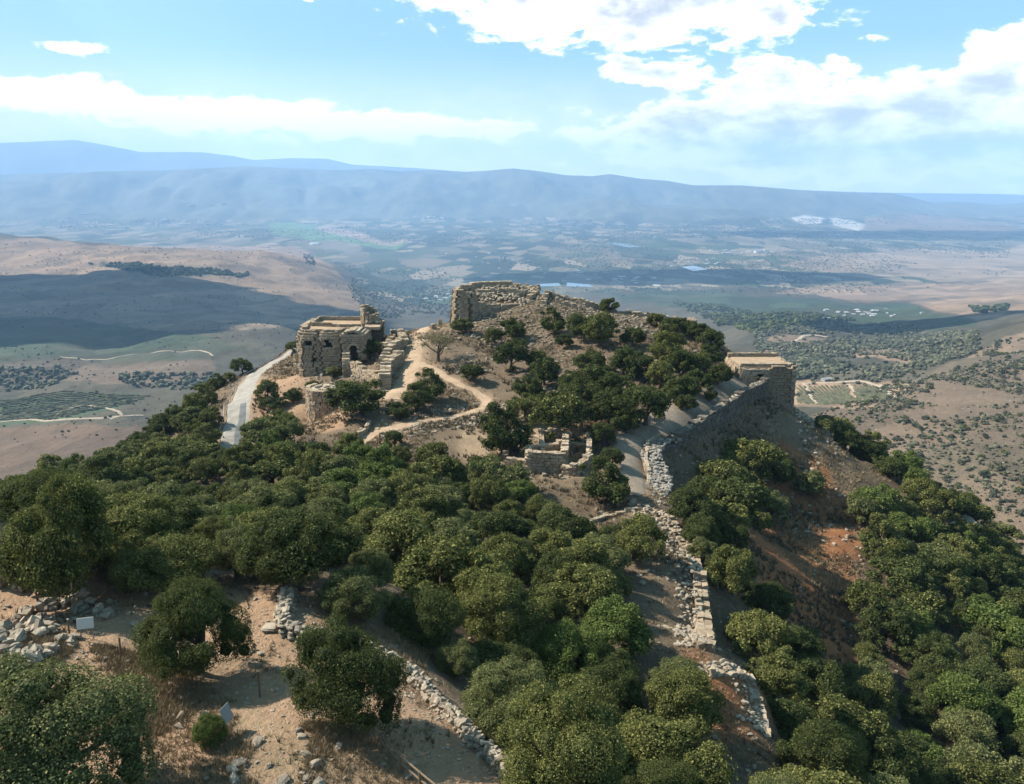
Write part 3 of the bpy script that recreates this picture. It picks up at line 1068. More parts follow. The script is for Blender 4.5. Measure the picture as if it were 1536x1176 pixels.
tx0, tx1, txm, ty0, ty1, tz = 46.2, 56.6, 51.6, 156.5, 167.0, -36.0
tower = empty('square_tower', (51.4, 161.5, -46))
tag(tower, 'tall square stone tower with flat roof ending the curtain wall above the ravine', 'tower')
B = Blocks()
wall(B, [(txm, ty0), (tx1, ty0)], [tz - 0.1, tz - 0.1], [-50, -52], 0.9, 0.5, 1.0, 0.12, seed=1, batter=0.05, tint=(0.0, 0.25), layers=1)  # front stone toned darker: shade of this face put into its colour
wall(B, [(tx1, ty0 - 0.3), (tx1, ty1)], [tz, tz], [-52, -54], 0.9, 0.5, 1.0, 0.12, seed=2, layers=1)
wall(B, [(tx1, ty1), (tx0, ty1)], [tz + 0.1] * 2, [-52, -42], 0.9, 0.5, 1.0, 0.1, seed=3, layers=1)
wall(B, [(tx0, ty1), (tx0, ty0)], [tz - 0.3] * 2, [-42, -41], 0.9, 0.5, 1.0, 0.1, seed=4, layers=1)
wall(B, [(tx0, ty0), (txm, ty0)], [tz - 0.5] * 2, [-41, -43], 0.9, 0.5, 1.0, 0.15, seed=5, openings=((3.6, 4.7, -60, -37.3),), tint=(0.5, 1.0), layers=1)
B.build('masonry', m_stone, tower, tower.location)
rf = slab('roof_terrace', [(tx0 + 0.3 - 51.4, ty0 + 0.3 - 161.5), (tx1 - 0.3 - 51.4, ty0 + 0.3 - 161.5), (tx1 - 0.3 - 51.4, ty1 - 0.3 - 161.5), (tx0 + 0.3 - 51.4, ty1 - 0.3 - 161.5)], 9.2, 9.75, m_path, tower)
B = Blocks()
wall(B, [(tx0 + 0.2, ty1), (tx1, ty1)], [tz + 0.55] * 2, [tz - 0.2] * 2, 0.8, 0.4, 0.9, 0.15, seed=7, drop=0)
wall(B, [(tx0 + 0.3, ty0 + 1.5), (tx1 - 0.5, ty0 + 1.2)], [tz + 0.5, tz + 0.35], [tz - 0.3] * 2, 1.6, 0.35, 1.1, 0.35, seed=8, drop=0)
B.build('parapet', m_stone, tower, tower.location)
B = Blocks()
wall(B, [(42.5, 165), (46.2, 160)], [-38.2, -37.6], None, 0.9, 0.5, 0.9, 0.3, seed=9)
wall(B, [(40.0, 170), (44.5, 171), (47, 167.4)], [-37.4, -37.4, -37.2], None, 0.9, 0.5, 0.9, 0.3, seed=10)
gw = tag(empty('gate_wall', (43, 166, -40)), 'low broken stone wall by the doorway of the square tower', 'wall')
B.build('masonry', m_stone, gw, gw.location)

# railing on the tower roof edge
m_iron, t, b = new_mat('grey_iron', 0.5)
b.inputs['Base Color'].default_value = (0.09, 0.09, 0.095, 1)
b.inputs['Metallic'].default_value = 0.6
m_wood, t, b = new_mat('weathered_wood', 0.85)
pos = t.add('ShaderNodeTexCoord').outputs['Object']
t.put(b.inputs['Base Color'], t.mix(t.noise(pos, 6.0, 4), (0.085, 0.06, 0.038), (0.19, 0.14, 0.09)))


def bar_geo(p, q, r, n=6):
    p, q = np.asarray(p, float), np.asarray(q, float)
    d = (q - p) / np.linalg.norm(q - p)
    u = np.cross(d, (0, 0, 1) if abs(d[2]) < 0.9 else (1, 0, 0))
    u /= np.linalg.norm(u)
    v = np.cross(d, u)
    a = np.arange(n) * 2 * np.pi / n
    ring = np.outer(np.cos(a), u) * r + np.outer(np.sin(a), v) * r
    V = np.concatenate([p + ring, q + ring])
    F = [(i, (i + 1) % n, n + (i + 1) % n, n + i) for i in range(n)]
    return V, F, n


def bar(name, p, q, r, mat, parent=None, n=6):
    V, F, n = bar_geo(p, q, r, n)
    me = bpy.data.meshes.new(name)
    me.from_pydata([tuple(v) for v in V], [], F + [tuple(range(n))[::-1], tuple(range(n, 2 * n))])
    me.materials.append(mat)
    return add_obj(name, me, parent)


rl = tag(empty('roof_railing', (tx1 - 0.4, ty0 + 0.4, tz - 0.25)), 'thin iron railing on the edge of the square tower roof', 'railing')
for k in range(4):
    bar('post', (0, k * 3.0, 0), (0, k * 3.0, 1.25), 0.05, m_iron, rl)
bar('rail', (0, 0, 1.22), (0, 9.0, 1.22), 0.035, m_iron, rl)
bar('rail', (0, 0, 0.7), (0, 9.0, 0.7), 0.03, m_iron, rl)

# ------------------------------------------------------------------ curtain wall
cw = [(1147, 571, -38.4), (1112, 590, -38.9), (1085, 607, -39.1), (1060, 624, -39.3), (1030, 645, -39.6), (1008, 656, -39.9)]
CW = [pxw(*c) for c in cw]
curtain = tag(empty('curtain_wall', CW[2]), 'high shaded curtain wall running from the square tower along the gravel walk', 'wall')
B = Blocks()
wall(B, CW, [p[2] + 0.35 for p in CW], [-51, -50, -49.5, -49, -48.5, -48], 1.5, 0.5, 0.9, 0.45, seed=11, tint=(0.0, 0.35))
B.build('masonry', m_stone_shade, curtain, CW[2])
cap = [(p[0] + random.uniform(-0.6, 0.6), p[1], p[2] + 0.25, random.uniform(0.4, 0.75)) for p in catmull(np.array(CW), 0.55)]
rubble('coping', [(x - CW[2][0], y - CW[2][1], z - CW[2][2], s) for x, y, z, s in cap], m_rock, curtain)

bw = [(1006, 657, -40.0), (985, 662, -40.2), (974, 680, -40.4), (984, 706, -40.6), (986, 728, -40.8), (968, 748, -41.0), (962, 764, -41.4)]
BW = [pxw(*c) for c in bw]
bend = tag(empty('curtain_wall', BW[3]), 'collapsed bend of the curtain wall heaped with grey rubble', 'wall')
B = Blocks()
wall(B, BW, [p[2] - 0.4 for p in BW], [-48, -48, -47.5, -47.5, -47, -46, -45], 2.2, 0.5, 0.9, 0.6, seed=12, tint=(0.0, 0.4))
B.build('masonry', m_stone_shade, bend, BW[3])
sp = []
for p in catmull(np.array(BW), 0.18):
    for _ in range(3):
        a, r_ = random.uniform(-1.2, 1.9), random.uniform(0.3, 0.85)
        sp.append((p[0] + a - BW[3][0], p[1] + random.uniform(-0.8, 0.8) - BW[3][1], p[2] - BW[3][2] - 0.25 + random.uniform(-0.1, 0.3), r_))
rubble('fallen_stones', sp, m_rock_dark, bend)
# low kerb of the walk
B = Blocks()
kp = [pxw(x, y, z) for x, y, z in ((990, 652, -40.1), (972, 664, -40.3), (968, 690, -40.6), (974, 708, -40.7), (972, 726, -40.9))]
wall(B, kp, [p[2] + 0.25 for p in kp], None, 0.45, 0.35, 0.8, 0.06, seed=13, tint=(0.6, 1.0))
kb = tag(empty('stone_kerb', kp[2]), 'pale stone kerb edging the gravel walk at the collapsed bend', 'kerb')
B.build('masonry', m_stone, kb, kp[2])

# ------------------------------------------------------------------ broken outer wall running down towards the keep
ow = [(965, 768, -41.2), (1000, 785, -41.2), (1032, 830, -41.0), (1046, 880, -40.6), (1050, 930, -40.0), (1052, 975, -39.3)]
OW = [hit(x, y) for x, y, z in ow]
outer = tag(empty('outer_wall', OW[3]), 'broken rubble wall falling down the slope from the collapsed bend', 'wall')
B = Blocks()
wall(B, [(p[0] + 0.3, p[1]) for p in OW], [p[2] + 0.7 for p in OW], [p[2] - 4.5 for p in OW], 1.3, 0.42, 0.7, 0.7, seed=14, jit=0.06, tint=(0.1, 0.75))
B.build('masonry', m_stone, outer, OW[3])
sp = []
for p in catmull(np.array(OW), 0.16):
    for _ in range(2):
        dx = random.gauss(-0.6, 0.9)
        x, y = p[0] + dx, p[1] + random.uniform(-0.6, 0.6)
        s = random.uniform(0.2, 0.65)
        z = Hn(x, y)[0] + (0.7 if abs(dx) < 0.6 else 0.1)
        sp.append((x - OW[3][0], y - OW[3][1], z - OW[3][2], s))
rubble('fallen_stones', sp, m_rock, outer)
lw = [hit(x, y) for x, y in ((868, 786), (905, 778), (940, 768), (962, 764))]
B = Blocks()
wall(B, lw, [p[2] + 0.35 for p in lw], None, 0.5, 0.3, 0.7, 0.1, seed=15, tint=(0.5, 1.0))
k_ = tag(empty('retaining_wall', lw[1]), 'low pale retaining wall curving below the end of the gravel walk', 'wall')
B.build('masonry', m_stone, k_, lw[1])
# platform edge lower down
pw = [hit(x, y) for x, y in ((1062, 1012), (1095, 1010), (1122, 1020), (1130, 1045), (1140, 1075), (1148, 1105))]
plat = tag(empty('outer_wall', pw[2]), 'crumbled wall edge round the bare red earth platform', 'wall')
B = Blocks()
wall(B, pw, [p[2] + 0.25 for p in pw], [p[2] - 3.5 for p in pw], 0.8, 0.35, 0.55, 0.35, seed=16, jit=0.05, tint=(0.3, 0.9))
B.build('masonry', m_stone, plat, pw[2])
sp = []
for p in catmull(np.array(pw), 0.12):
    for _ in range(2):
        x, y = p[0] - abs(random.gauss(0, 0.8)), p[1] + random.uniform(-0.5, 0.5)
        sp.append((x - pw[2][0], y - pw[2][1], Hn(x, y)[0] + 0.08 - pw[2][2], random.uniform(0.12, 0.5)))
rubble('fallen_stones', sp, m_rock, plat)

# rubble line of the wall going down the spur beyond the tower
sw = [hit(x, y) for x, y in ((1192, 605), (1205, 628), (1232, 648), (1262, 662), (1295, 680), (1325, 694))]
spur = tag(empty('spur_wall', sw[2]), 'tumbled line of pale stones running down the spur past the square tower', 'wall')
B = Blocks()
wall(B, sw, [p[2] + 0.5 for p in sw], [p[2] - 2 for p in sw], 1.2, 0.45, 0.8, 0.6, seed=17, jit=0.06, tint=(0.5, 1.0))
B.build('masonry', m_stone, spur, sw[2])
sp = []
for p in catmull(np.array(sw), 0.25):
    for _ in range(2):
        x, y = p[0] + random.gauss(0, 1.2), p[1] + random.gauss(-0.4, 1.0)
        sp.append((x - sw[2][0], y - sw[2][1], Hn(x, y)[0] + 0.12 - sw[2][2], random.uniform(0.25, 0.9)))
rubble('fallen_stones', sp, m_rock, spur)

# ------------------------------------------------------------------ vaulted hall on the south side
hall = tag(empty('vaulted_hall', (-40, 184, -40)), 'massive two storey stone hall with flat roof terrace and small windows above the road', 'building')
HB = (-40, 184, -40)
x0, x1, y0, y1, zt = -48.0, -38.0, 177.5, 191.0, -32.2
B = Blocks()
# rounded buttressed front: two bays
arcL = [(-48.3, 182.5), (-48.6, 180), (-48.2, 178.2), (-47.0, 177.3), (-44.6, 177.0), (-43.9, 177.3)]
arcR = [(-43.9, 177.6), (-42.8, 177.0), (-38.6, 177.4), (-38.0, 178.2), (-37.6, 181)]
wall(B, arcL, [zt + 0.2, zt, zt - 0.5, zt - 0.7, zt - 0.5, zt - 1.2], [-46] * 6, 1.2, 0.55, 0.95, 0.12, seed=21,
     openings=((6.3, 7.6, -36.1, -34.6), (7.7, 8.9, -39.9, -38.3)), tint=(0.2, 0.75), layers=1, batter=0.03, rnd=1.5)
wall(B, arcR, [zt - 1.0, zt - 0.4, zt - 0.3, zt - 0.3, zt], [-45, -44, -43, -42, -41], 1.2, 0.55, 0.95, 0.12, seed=22,
     openings=((2.0, 3.3, -36.3, -34.8),), tint=(0.15, 0.7), layers=1, batter=0.03, rnd=1.5)
wall(B, [(-48.3, 182), (-48.0, 192)], [zt, zt], [-48, -48], 1.2, 0.55, 0.95, 0.1, seed=23, layers=1)
wall(B, [(-48, 192), (-31, 191)], [zt, zt], [-40, -38], 1.0, 0.55, 0.95, 0.1, seed=24, layers=1)
B.build('masonry', m_stone, hall, HB)
pl = [(-46.6, 180.0), (-45.8, 179.2), (-44.4, 178.9), (-38.9, 179.2), (-37.4, 180.8), (-30.5, 182), (-31, 190.8), (-46.9, 191.6)]
rf = slab('roof_terrace', [(x + 40, y - 184) for x, y in pl], 6.8, 7.45, m_path, hall)
B = Blocks()
wall(B, [(-46.6, 191.2), (-33.6, 190.6)], [zt + 0.6] * 2, [zt - 0.3] * 2, 0.4, 0.3, 0.9, 0.05, seed=25, drop=0.0, tint=(0.6, 1.0))
wall(B, [(-46.4, 191), (-46.2, 183.0)], [zt + 0.6] * 2, [zt - 0.3] * 2, 0.4, 0.3, 0.9, 0.05, seed=26, drop=0.0, tint=(0.6, 1.0))
wall(B, [(-46.2, 183.2), (-38.8, 181.6), (-34.2, 182.0)], [zt + 0.45] * 3, [zt - 0.3] * 3, 0.4, 0.3, 0.9, 0.15, seed=27, drop=0.0)
B.build('parapet', m_stone, hall, HB)
# broken turret standing on the hall
B = Blocks()
tur = [(-33.6 + 1.75 * math.cos(a), 187.5 + 1.75 * math.sin(a)) for a in np.linspace(0, 2 * math.pi, 13)]
wall(B, tur, [zt + 1.6 + 2.2 * (0.5 + 0.5 * math.cos(a - 2.6)) for a in np.linspace(0, 2 * math.pi, 13)], [zt - 0.5] * 13, 0.8, 0.5, 0.75, 0.5, seed=28, drop=0)
tr = tag(empty('broken_turret', (-33.6, 187.5, zt)), 'jagged stump of a round turret on the roof of the vaulted hall', 'turret')
B.build('masonry', m_stone, tr, (-33.6, 187.5, zt))
rubble('fallen_stones', [(random.uniform(-1.2, 3.4), random.uniform(-2.4, 1.5), random.uniform(-0.1, 0.5), random.uniform(0.4, 0.9)) for _ in range(70)], m_rock, tr)

# arched vault end right of the hall
av = tag(empty('arched_vault', (-35.5, 177, -38)), 'arched stone vault with a dark doorway at the side of the hall', 'vault')
AB = (-35.5, 177, -38)
B = Blocks()
wall(B, [(-38.0, 176.6), (-33.2, 176.4)], [-33.2, -33.2], [-39.5, -38.5], 1.1, 0.5, 0.8, 0.1, seed=29, layers=1,
     openings=((1.5, 3.5, -60, -36.4), (1.75, 3.25, -60, -35.9), (2.05, 2.95, -60, -35.6)))
wall(B, [(-33.2, 176.4), (-33.0, 182.5)], [-33.2, -33.2], [-38.5, -37], 0.9, 0.5, 0.8, 0.1, seed=30, layers=1)
for k in range(9):                                                     # vault barrel over the door
    a = math.pi * k / 8
    B.add((-35.6 - 2.3 * math.cos(a), 179.3, -33.9 + 1.3 * math.sin(a)), (1.0, 6.0, 0.55), 0, 0.05, random.uniform(0.3, 0.8))
B.build('masonry', m_stone, av, AB)
for k in range(9):
    a = math.pi * (k + 0.5) / 9
    bb = Blocks()
    bb.add((0, 0, 0), (0.42, 0.5, 0.45), 0, 0.03, 0.8)
    o = bb.build('voussoir', m_stone, av, (0, 0, 0), None)
    o.location = (-35.5 - 1.15 * math.cos(a) + 35.5, 175.9 - 177, -36.5 + 1.15 * math.sin(a) + 38)

# ruined rooms stepping down from the hall to the terrace
def ruin(name, label, runs, loc, cat='ruin', stones=40, spread=3.0):
    e = tag(empty(name, loc), label, cat)
    B = Blocks()
    for k, (pts, hts, th) in enumerate(runs):
        Q = [np.array(p) for p in pts]
        zt_ = [Hn(p[0], p[1])[0] + h for p, h in zip(Q, hts)]
        wall(B, Q, zt_, None, th, 0.45, 0.8, 0.55, seed=int(abs(loc[0] * 13 + k * 5)) + 40, drop=0.8, jit=0.05, tint=(0.3, 1.0))
    B.build('masonry', m_stone, e, loc)
    if stones:
        sp = []
        for _ in range(stones):
            pts, hts, th = random.choice(runs)
            i = random.randrange(len(pts) - 1)
            f_ = random.random()
            x = pts[i][0] * (1 - f_) + pts[i + 1][0] * f_ + random.gauss(0, spread * 0.5)
            y = pts[i][1] * (1 - f_) + pts[i + 1][1] * f_ + random.gauss(0, spread * 0.5)
            sp.append((x - loc[0], y - loc[1], Hn(x, y)[0] + 0.1 - loc[2], random.uniform(0.2, 0.75)))
        rubble('fallen_stones', sp, m_rock, e)
    return e


def G(px, py):
    p = hit(px, py)
    return (p[0], p[1])


ruin('ruined_rooms', 'ruined stone rooms stepping down from the arched vault', [
    ([G(520, 565), G(522, 540), G(545, 530)], [4.0, 4.5, 3.5], 1.6), ([G(545, 535), G(575, 530), G(590, 515)], [2.8, 2.2, 2.0], 1.3),
    ([G(575, 560), G(590, 535), G(605, 522)], [3.6, 3.2, 2.4], 1.8), ([G(578, 585), G(580, 565), G(600, 545)], [3.0, 3.4, 2.8], 2.2),
    ([G(525, 560), G(555, 570), G(580, 580)], [3.0, 2.2, 2.6], 1.2), ([G(545, 505), G(590, 505)], [2.6, 2.4], 1.2), ([G(600, 505), G(608, 518)], [2.0, 1.4], 1.6)],
     hit(560, 555), stones=420, spread=4.5)
ruin('ruined_rooms', 'low broken walls on the saddle behind the vaulted hall', [
    ([G(548, 498), G(600, 500)], [1.6, 1.3], 0.9), ([G(600, 496), G(650, 494), G(675, 480)], [1.2, 1.4, 1.8], 0.9), ([G(570, 490), G(620, 487), G(660, 488)], [1.6, 1.4, 1.6], 0.9)],
     hit(610, 497), stones=90, spread=2.5)

# half round tower below the hall
rt = tag(empty('round_tower', (-38.2, 158.2, -45)), 'squat half round stone tower with cracked flat top above the thicket', 'tower')
B = Blocks()
cx, cy, rr_ = -38.4, 160.0, 3.7
pa = [(cx + rr_ * math.cos(a), cy + rr_ * math.sin(a)) for a in np.linspace(math.pi * 0.75, math.pi * 2.3, 16)]
wall(B, pa, [-40.9] * 16, [-52] * 16, 1.0, 0.5, 0.8, 0.25, seed=61, layers=1, batter=0.02, tint=(0.2, 0.85))
wall(B, [(cx + 3, cy + 1.5), (cx + 6.5, cy + 2.5)], [-41.3, -42.5], [-50, -48], 1.0, 0.5, 0.8, 0.4, seed=62)
B.build('masonry', m_stone, rt, (-38.2, 158.2, -45))
slab('roof_terrace', [(x_ + 38.2, y_ - 158.2) for x_, y_ in [(cx + 3.3 * math.cos(a), cy + 3.3 * math.sin(a)) for a in np.linspace(0, 2 * math.pi, 17)[:-1]]], -4, 3.7, m_stone, rt, 0.9)
rubble('fallen_stones', [(random.gauss(0.4, 1.9), 1.8 + random.gauss(0, 1.6), 3.85, random.uniform(0.4, 1.1)) for _ in range(45)], m_rock, rt)

# ------------------------------------------------------------------ keep on the summit
keep = tag(empty('summit_keep', (-6, 203, -31)), 'ruined keep on the summit with tall corner wall and stepped rubble interior', 'ruin')
KB = (-6, 203, -31)
B = Blocks()
wall(B, [(-13.6, 206), (-14.2, 199.2), (-13.2, 198.2), (-10.6, 198.0), (-9.4, 199.5)], [-26.4, -26.2, -26.0, -26.4, -27.2], [-36] * 5, 1.3, 0.5, 0.9, 0.35, seed=71, batter=0.12, layers=1, tint=(0.3, 0.75))
wall(B, [(-9.8, 199.2), (-7.5, 200.0), (-3.0, 199.6), (1.5, 200.4), (4.4, 202)], [-28.6, -29.6, -30.1, -29.6, -28.9], [-35] * 5, 1.2, 0.45, 0.8, 0.3, seed=72)
wall(B, [(-13.0, 207), (-8, 211), (-1, 212), (4, 210), (6.5, 207)], [-26.2, -25.8, -25.7, -26.4, -27.4], [-33] * 5, 1.2, 0.45, 0.8, 0.3, seed=73, tint=(0.6, 1.0))
wall(B, [(-9, 206.5), (-3, 207), (3.2, 205.5)], [-27.0, -26.9, -27.3], [-33] * 3, 1.2, 0.45, 0.8, 0.5, seed=74, tint=(0.5, 1.0))
wall(B, [(4.4, 202), (6.5, 207)], [-28.0, -27.2], [-34] * 2, 1.4, 0.45, 0.8, 0.6, seed=75)
wall(B, [(-12.6, 199.3), (-11.2, 199.2)], [-25.2, -25.2], [-27, -27], 1.2, 0.5, 0.8, 0.1, seed=76, drop=0)
B.build('masonry', m_stone, keep, KB)
sp = []
for _ in range(420):
    x, y = random.uniform(-11, 7), random.uniform(200.5, 211)
    sp.append((x + 6, y - 203, -29.6 + 0.28 * (y - 201) + random.uniform(-0.3, 0.5) + 31, random.uniform(0.4, 1.3)))
rubble('fallen_stones', sp, m_rock, keep)
slab('rubble_fill', [(-4.5, -3), (9.5, -1.4), (12, 5), (7, 8), (-6.5, 4.5), (-5.5, -2)], -4, 1.0, m_path, keep, 0.7)

runs = [([(9, 204), (14, 203)], [1.4, 1.2], 1.1), ([(14, 203), (19, 201), (22, 202)], [1.0, 1.8, 1.4], 1.1), ([(22, 201), (28, 200)], [1.6, 1.2], 1.0),
        ([(11, 199), (17, 197)], [1.3, 1.0], 1.0), ([(28, 200), (36, 198), (40, 197)], [1.5, 1.6, 1.2], 1.1), ([(8, 198), (9, 204)], [1.4, 1.5], 1.2), ([(30, 195), (38, 194)], [1.2, 1.0], 1.0)]
ruin('ruined_rooms', 'long tumble of low ruined walls along the summit crest', runs, (20, 200, -31), stones=520, spread=5.0)
e = tag(empty('wall_stub', (43, 195.5, -34)), 'square block of standing masonry at the far end of the summit crest', 'ruin')
B = Blocks()
for a_, b_ in (((40.2, 193.6), (44.6, 193.2)), ((44.6, 193.2), (45.0, 197)), ((45, 197), (40.4, 197.2)), ((40.4, 197.2), (40.2, 193.6))):
    wall(B, [a_, b_], [-33.0, -32.8], [-37, -37], 0.9, 0.45, 0.8, 0.3, seed=int(a_[0] * 3))
B.build('masonry', m_stone, e, (43, 195.5, -34))
rubble('fallen_stones', [(random.uniform(-2.4, 1.8), random.uniform(-1.8, 1.4), 0.9, random.uniform(0.5, 1.1)) for _ in range(40)], m_rock, e)

# ------------------------------------------------------------------ small ruined building on the terrace
ruin('ruined_house', 'small roofless stone house with crumbling rooms among the oaks', [
    ([G(792, 708), G(846, 708)], [3.0, 3.0], 1.0), ([G(846, 708), G(848, 672)], [3.2, 2.4], 1.0), ([G(792, 708), G(793, 690)], [2.4, 2.2], 0.9), ([G(790, 690), G(847, 684)], [2.0, 2.4], 0.9),
    ([G(812, 664), G(852, 664)], [1.9, 2.0], 0.8), ([G(811, 664), G(814, 690)], [1.9, 1.8], 0.8), ([G(852, 664), G(849, 690)], [2.0, 1.8], 0.8),
    ([G(884, 670), G(882, 700), G(862, 712)], [2.0, 1.8, 1.2], 0.7), ([G(760, 700), G(786, 704)], [1.2, 1.8], 0.9), ([G(773, 655), G(812, 664)], [0.8, 1.0], 0.8), ([G(852, 672), G(884, 672)], [0.8, 1.0], 0.7), ([G(758, 690), G(762, 668), G(775, 655)], [1.4, 1.0, 1.2], 0.8), ([G(846, 712), G(866, 714), G(884, 700)], [1.8, 1.6, 1.8], 0.8)],
     hit(825, 695), 'house', stones=150, spread=2.4)
cwl = [hit(x, y) for x, y in ((522, 668), (535, 660), (550, 648), (554, 638))]
B = Blocks()
wall(B, cwl, [p[2] + 1.0 for p in cwl], None, 0.6, 0.35, 0.7, 0.08, seed=81, tint=(0.6, 1.0))
e = tag(empty('low_wall', cwl[1]), 'low curved pale wall at the start of the winding footpath', 'wall')
B.build('masonry', m_stone, e, cwl[1])

# ------------------------------------------------------------------ trees
def leaf_mat(name, c0, c1, c2):
    m = bpy.data.materials.new(name)
    m.use_nodes = True
    t = NT(m.node_tree)
    rnd = t.add('ShaderNodeObjectInfo').outputs['Random']
    ti = attr(t, 'tint', 'Fac')
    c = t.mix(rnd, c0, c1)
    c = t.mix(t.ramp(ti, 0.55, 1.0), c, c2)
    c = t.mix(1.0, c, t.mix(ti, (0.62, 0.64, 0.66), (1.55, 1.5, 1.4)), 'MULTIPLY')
    d = t.add('ShaderNodeBsdfPrincipled')
    t.put(d.inputs['Base Color'], c)
    d.inputs['Roughness'].default_value = 0.75
    d.inputs['Specular IOR Level'].default_value = 0.08
    tr = t.add('ShaderNodeBsdfTranslucent')
    t.put(tr.inputs['Color'], t.mix(0.5, c, (0.14, 0.17, 0.03)))
    mx = t.add('ShaderNodeMixShader')
    mx.inputs[0].default_value = 0.22
    t.l.new(d.outputs[0], mx.inputs[1])
    t.l.new(tr.outputs[0], mx.inputs[2])
    o = t.add('ShaderNodeOutputMaterial')
    t.l.new(mx.outputs[0], o.inputs['Surface'])
    return m


LEAF = {
    'oak': leaf_mat('oak_leaves', (0.048, 0.056, 0.017), (0.112, 0.115, 0.034), (0.150, 0.150, 0.050)),
    'dark': leaf_mat('dark_oak_leaves', (0.031, 0.041, 0.014), (0.055, 0.067, 0.021), (0.080, 0.090, 0.030)),
    'olive': leaf_mat('olive_leaves', (0.074, 0.084, 0.032), (0.104, 0.113, 0.042), (0.15, 0.152, 0.062)),
    'bright': leaf_mat('bright_leaves', (0.065, 0.092, 0.022), (0.082, 0.108, 0.026), (0.11, 0.13, 0.04)),
    'dry': leaf_mat('dry_twigs', (0.115, 0.096, 0.060), (0.15, 0.125, 0.075), (0.18, 0.15, 0.09)),
    'scrub': leaf_mat('scrub_leaves', (0.055, 0.064, 0.040), (0.105, 0.104, 0.066), (0.12, 0.115, 0.075)),
}
m_bark, t, b = new_mat('bark', 0.95)
pos = t.add('ShaderNodeTexCoord').outputs['Object']
t.put(b.inputs['Base Color'], t.mix(t.noise(pos, 5.0, 4, 0.7), (0.05, 0.038, 0.028), (0.13, 0.105, 0.08)))


def unit(v):
    return v / (np.linalg.norm(v, axis=-1, keepdims=True) + 1e-9)


def crown_geo(seed, n, leaf, rx=2.5, rz=2.1, zc=2.35, lobes=18, sparse=0.0):
    """leaf-sized faces spread over the lobes of a crown about 5 m across"""
    r = np.random.default_rng(seed)
    C, Rr = [], []
    bd = unit(r.normal(0, 1, (7, 3)))
    ba = r.uniform(-0.38, 0.34, 7)
    while len(C) < lobes:
        p = unit(r.normal(0, 1, 3)) * r.uniform(0.4, 1.0) ** 0.5
        if p[2] < -0.7:
            continue
        if sparse < 0.2 and p[2] < 0.15:
            p[:2] *= min(1.25, 0.98 / max(0.3, np.hypot(p[0], p[1])))
        rad = r.uniform(0.12, 0.25) if len(C) > 3 else r.uniform(0.32, 0.42)
        k = 1 - rad * 0.85
        k *= 1 + float((ba * np.maximum(0, bd @ unit(p)) ** 3).sum())
        C.append(p * np.array([rx * k, rx * k * 0.95, rz * k]) + (r.normal(0, 0.12), r.normal(0, 0.12), zc))
        Rr.append(rad * rx)
    C, Rr = np.array(C), np.array(Rr)
    C[:, :2] += r.normal(0, 0.25, 2)
    pr = Rr ** 2 / (Rr ** 2).sum()
    N = int(n * 2.1)
    li = r.choice(lobes, N, p=pr)
    dirs = unit(r.normal(0, 1, (N, 3)))
    rad = Rr[li] * (1.0 - np.abs(r.normal(0, 0.13 + sparse, N)) + 0.05 * r.random(N))
    # ragged twig sprays beyond the lobe
    spray = r.random(N) < 0.18
    rad[spray] *= r.uniform(1.05, 1.38, spray.sum())
    Pp = C[li] + dirs * rad[:, None] * np.array([1, 1, 0.88])
    dmin = np.full(N, 9.0)
    for k in range(lobes):
        dk = np.linalg.norm(Pp - C[k], axis=1) / Rr[k]
        dmin = np.minimum(dmin, np.where(li == k, 9.0, dk))
    keep_ = (dmin > 0.72) & ((dirs[:, 2] > -0.55) | (r.random(N) < 0.35))
    Pp, dirs = Pp[keep_][:n], dirs[keep_][:n]
    n = len(Pp)
    nd = unit(dirs * 0.75 + r.normal(0, 0.55, (n, 3)) + np.array([0, 0, 0.25]))
    a = unit(np.cross(nd, r.normal(0, 1, (n, 3))))
    b_ = np.cross(nd, a)
    s = leaf * r.uniform(0.6, 1.35, (n, 1))
    e = r.uniform(0.45, 0.8, (n, 1))
    V = np.stack([Pp - a * s * 0.5, Pp - b_ * s * e * 0.5 + nd * s * 0.12, Pp + a * s * 0.5, Pp + b_ * s * e * 0.5 + nd * s * 0.12], 1)
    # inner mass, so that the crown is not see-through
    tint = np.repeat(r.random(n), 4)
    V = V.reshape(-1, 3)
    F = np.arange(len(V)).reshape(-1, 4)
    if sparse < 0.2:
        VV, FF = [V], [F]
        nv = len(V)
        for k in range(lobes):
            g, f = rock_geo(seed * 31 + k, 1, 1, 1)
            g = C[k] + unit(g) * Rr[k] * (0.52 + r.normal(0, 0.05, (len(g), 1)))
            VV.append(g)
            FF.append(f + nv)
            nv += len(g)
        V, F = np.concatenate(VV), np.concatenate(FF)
        tint = np.concatenate([tint, np.zeros(nv - len(tint))])  # inner mass takes the darkest tint, shade painted between leaf clumps
    return V, F, tint, C


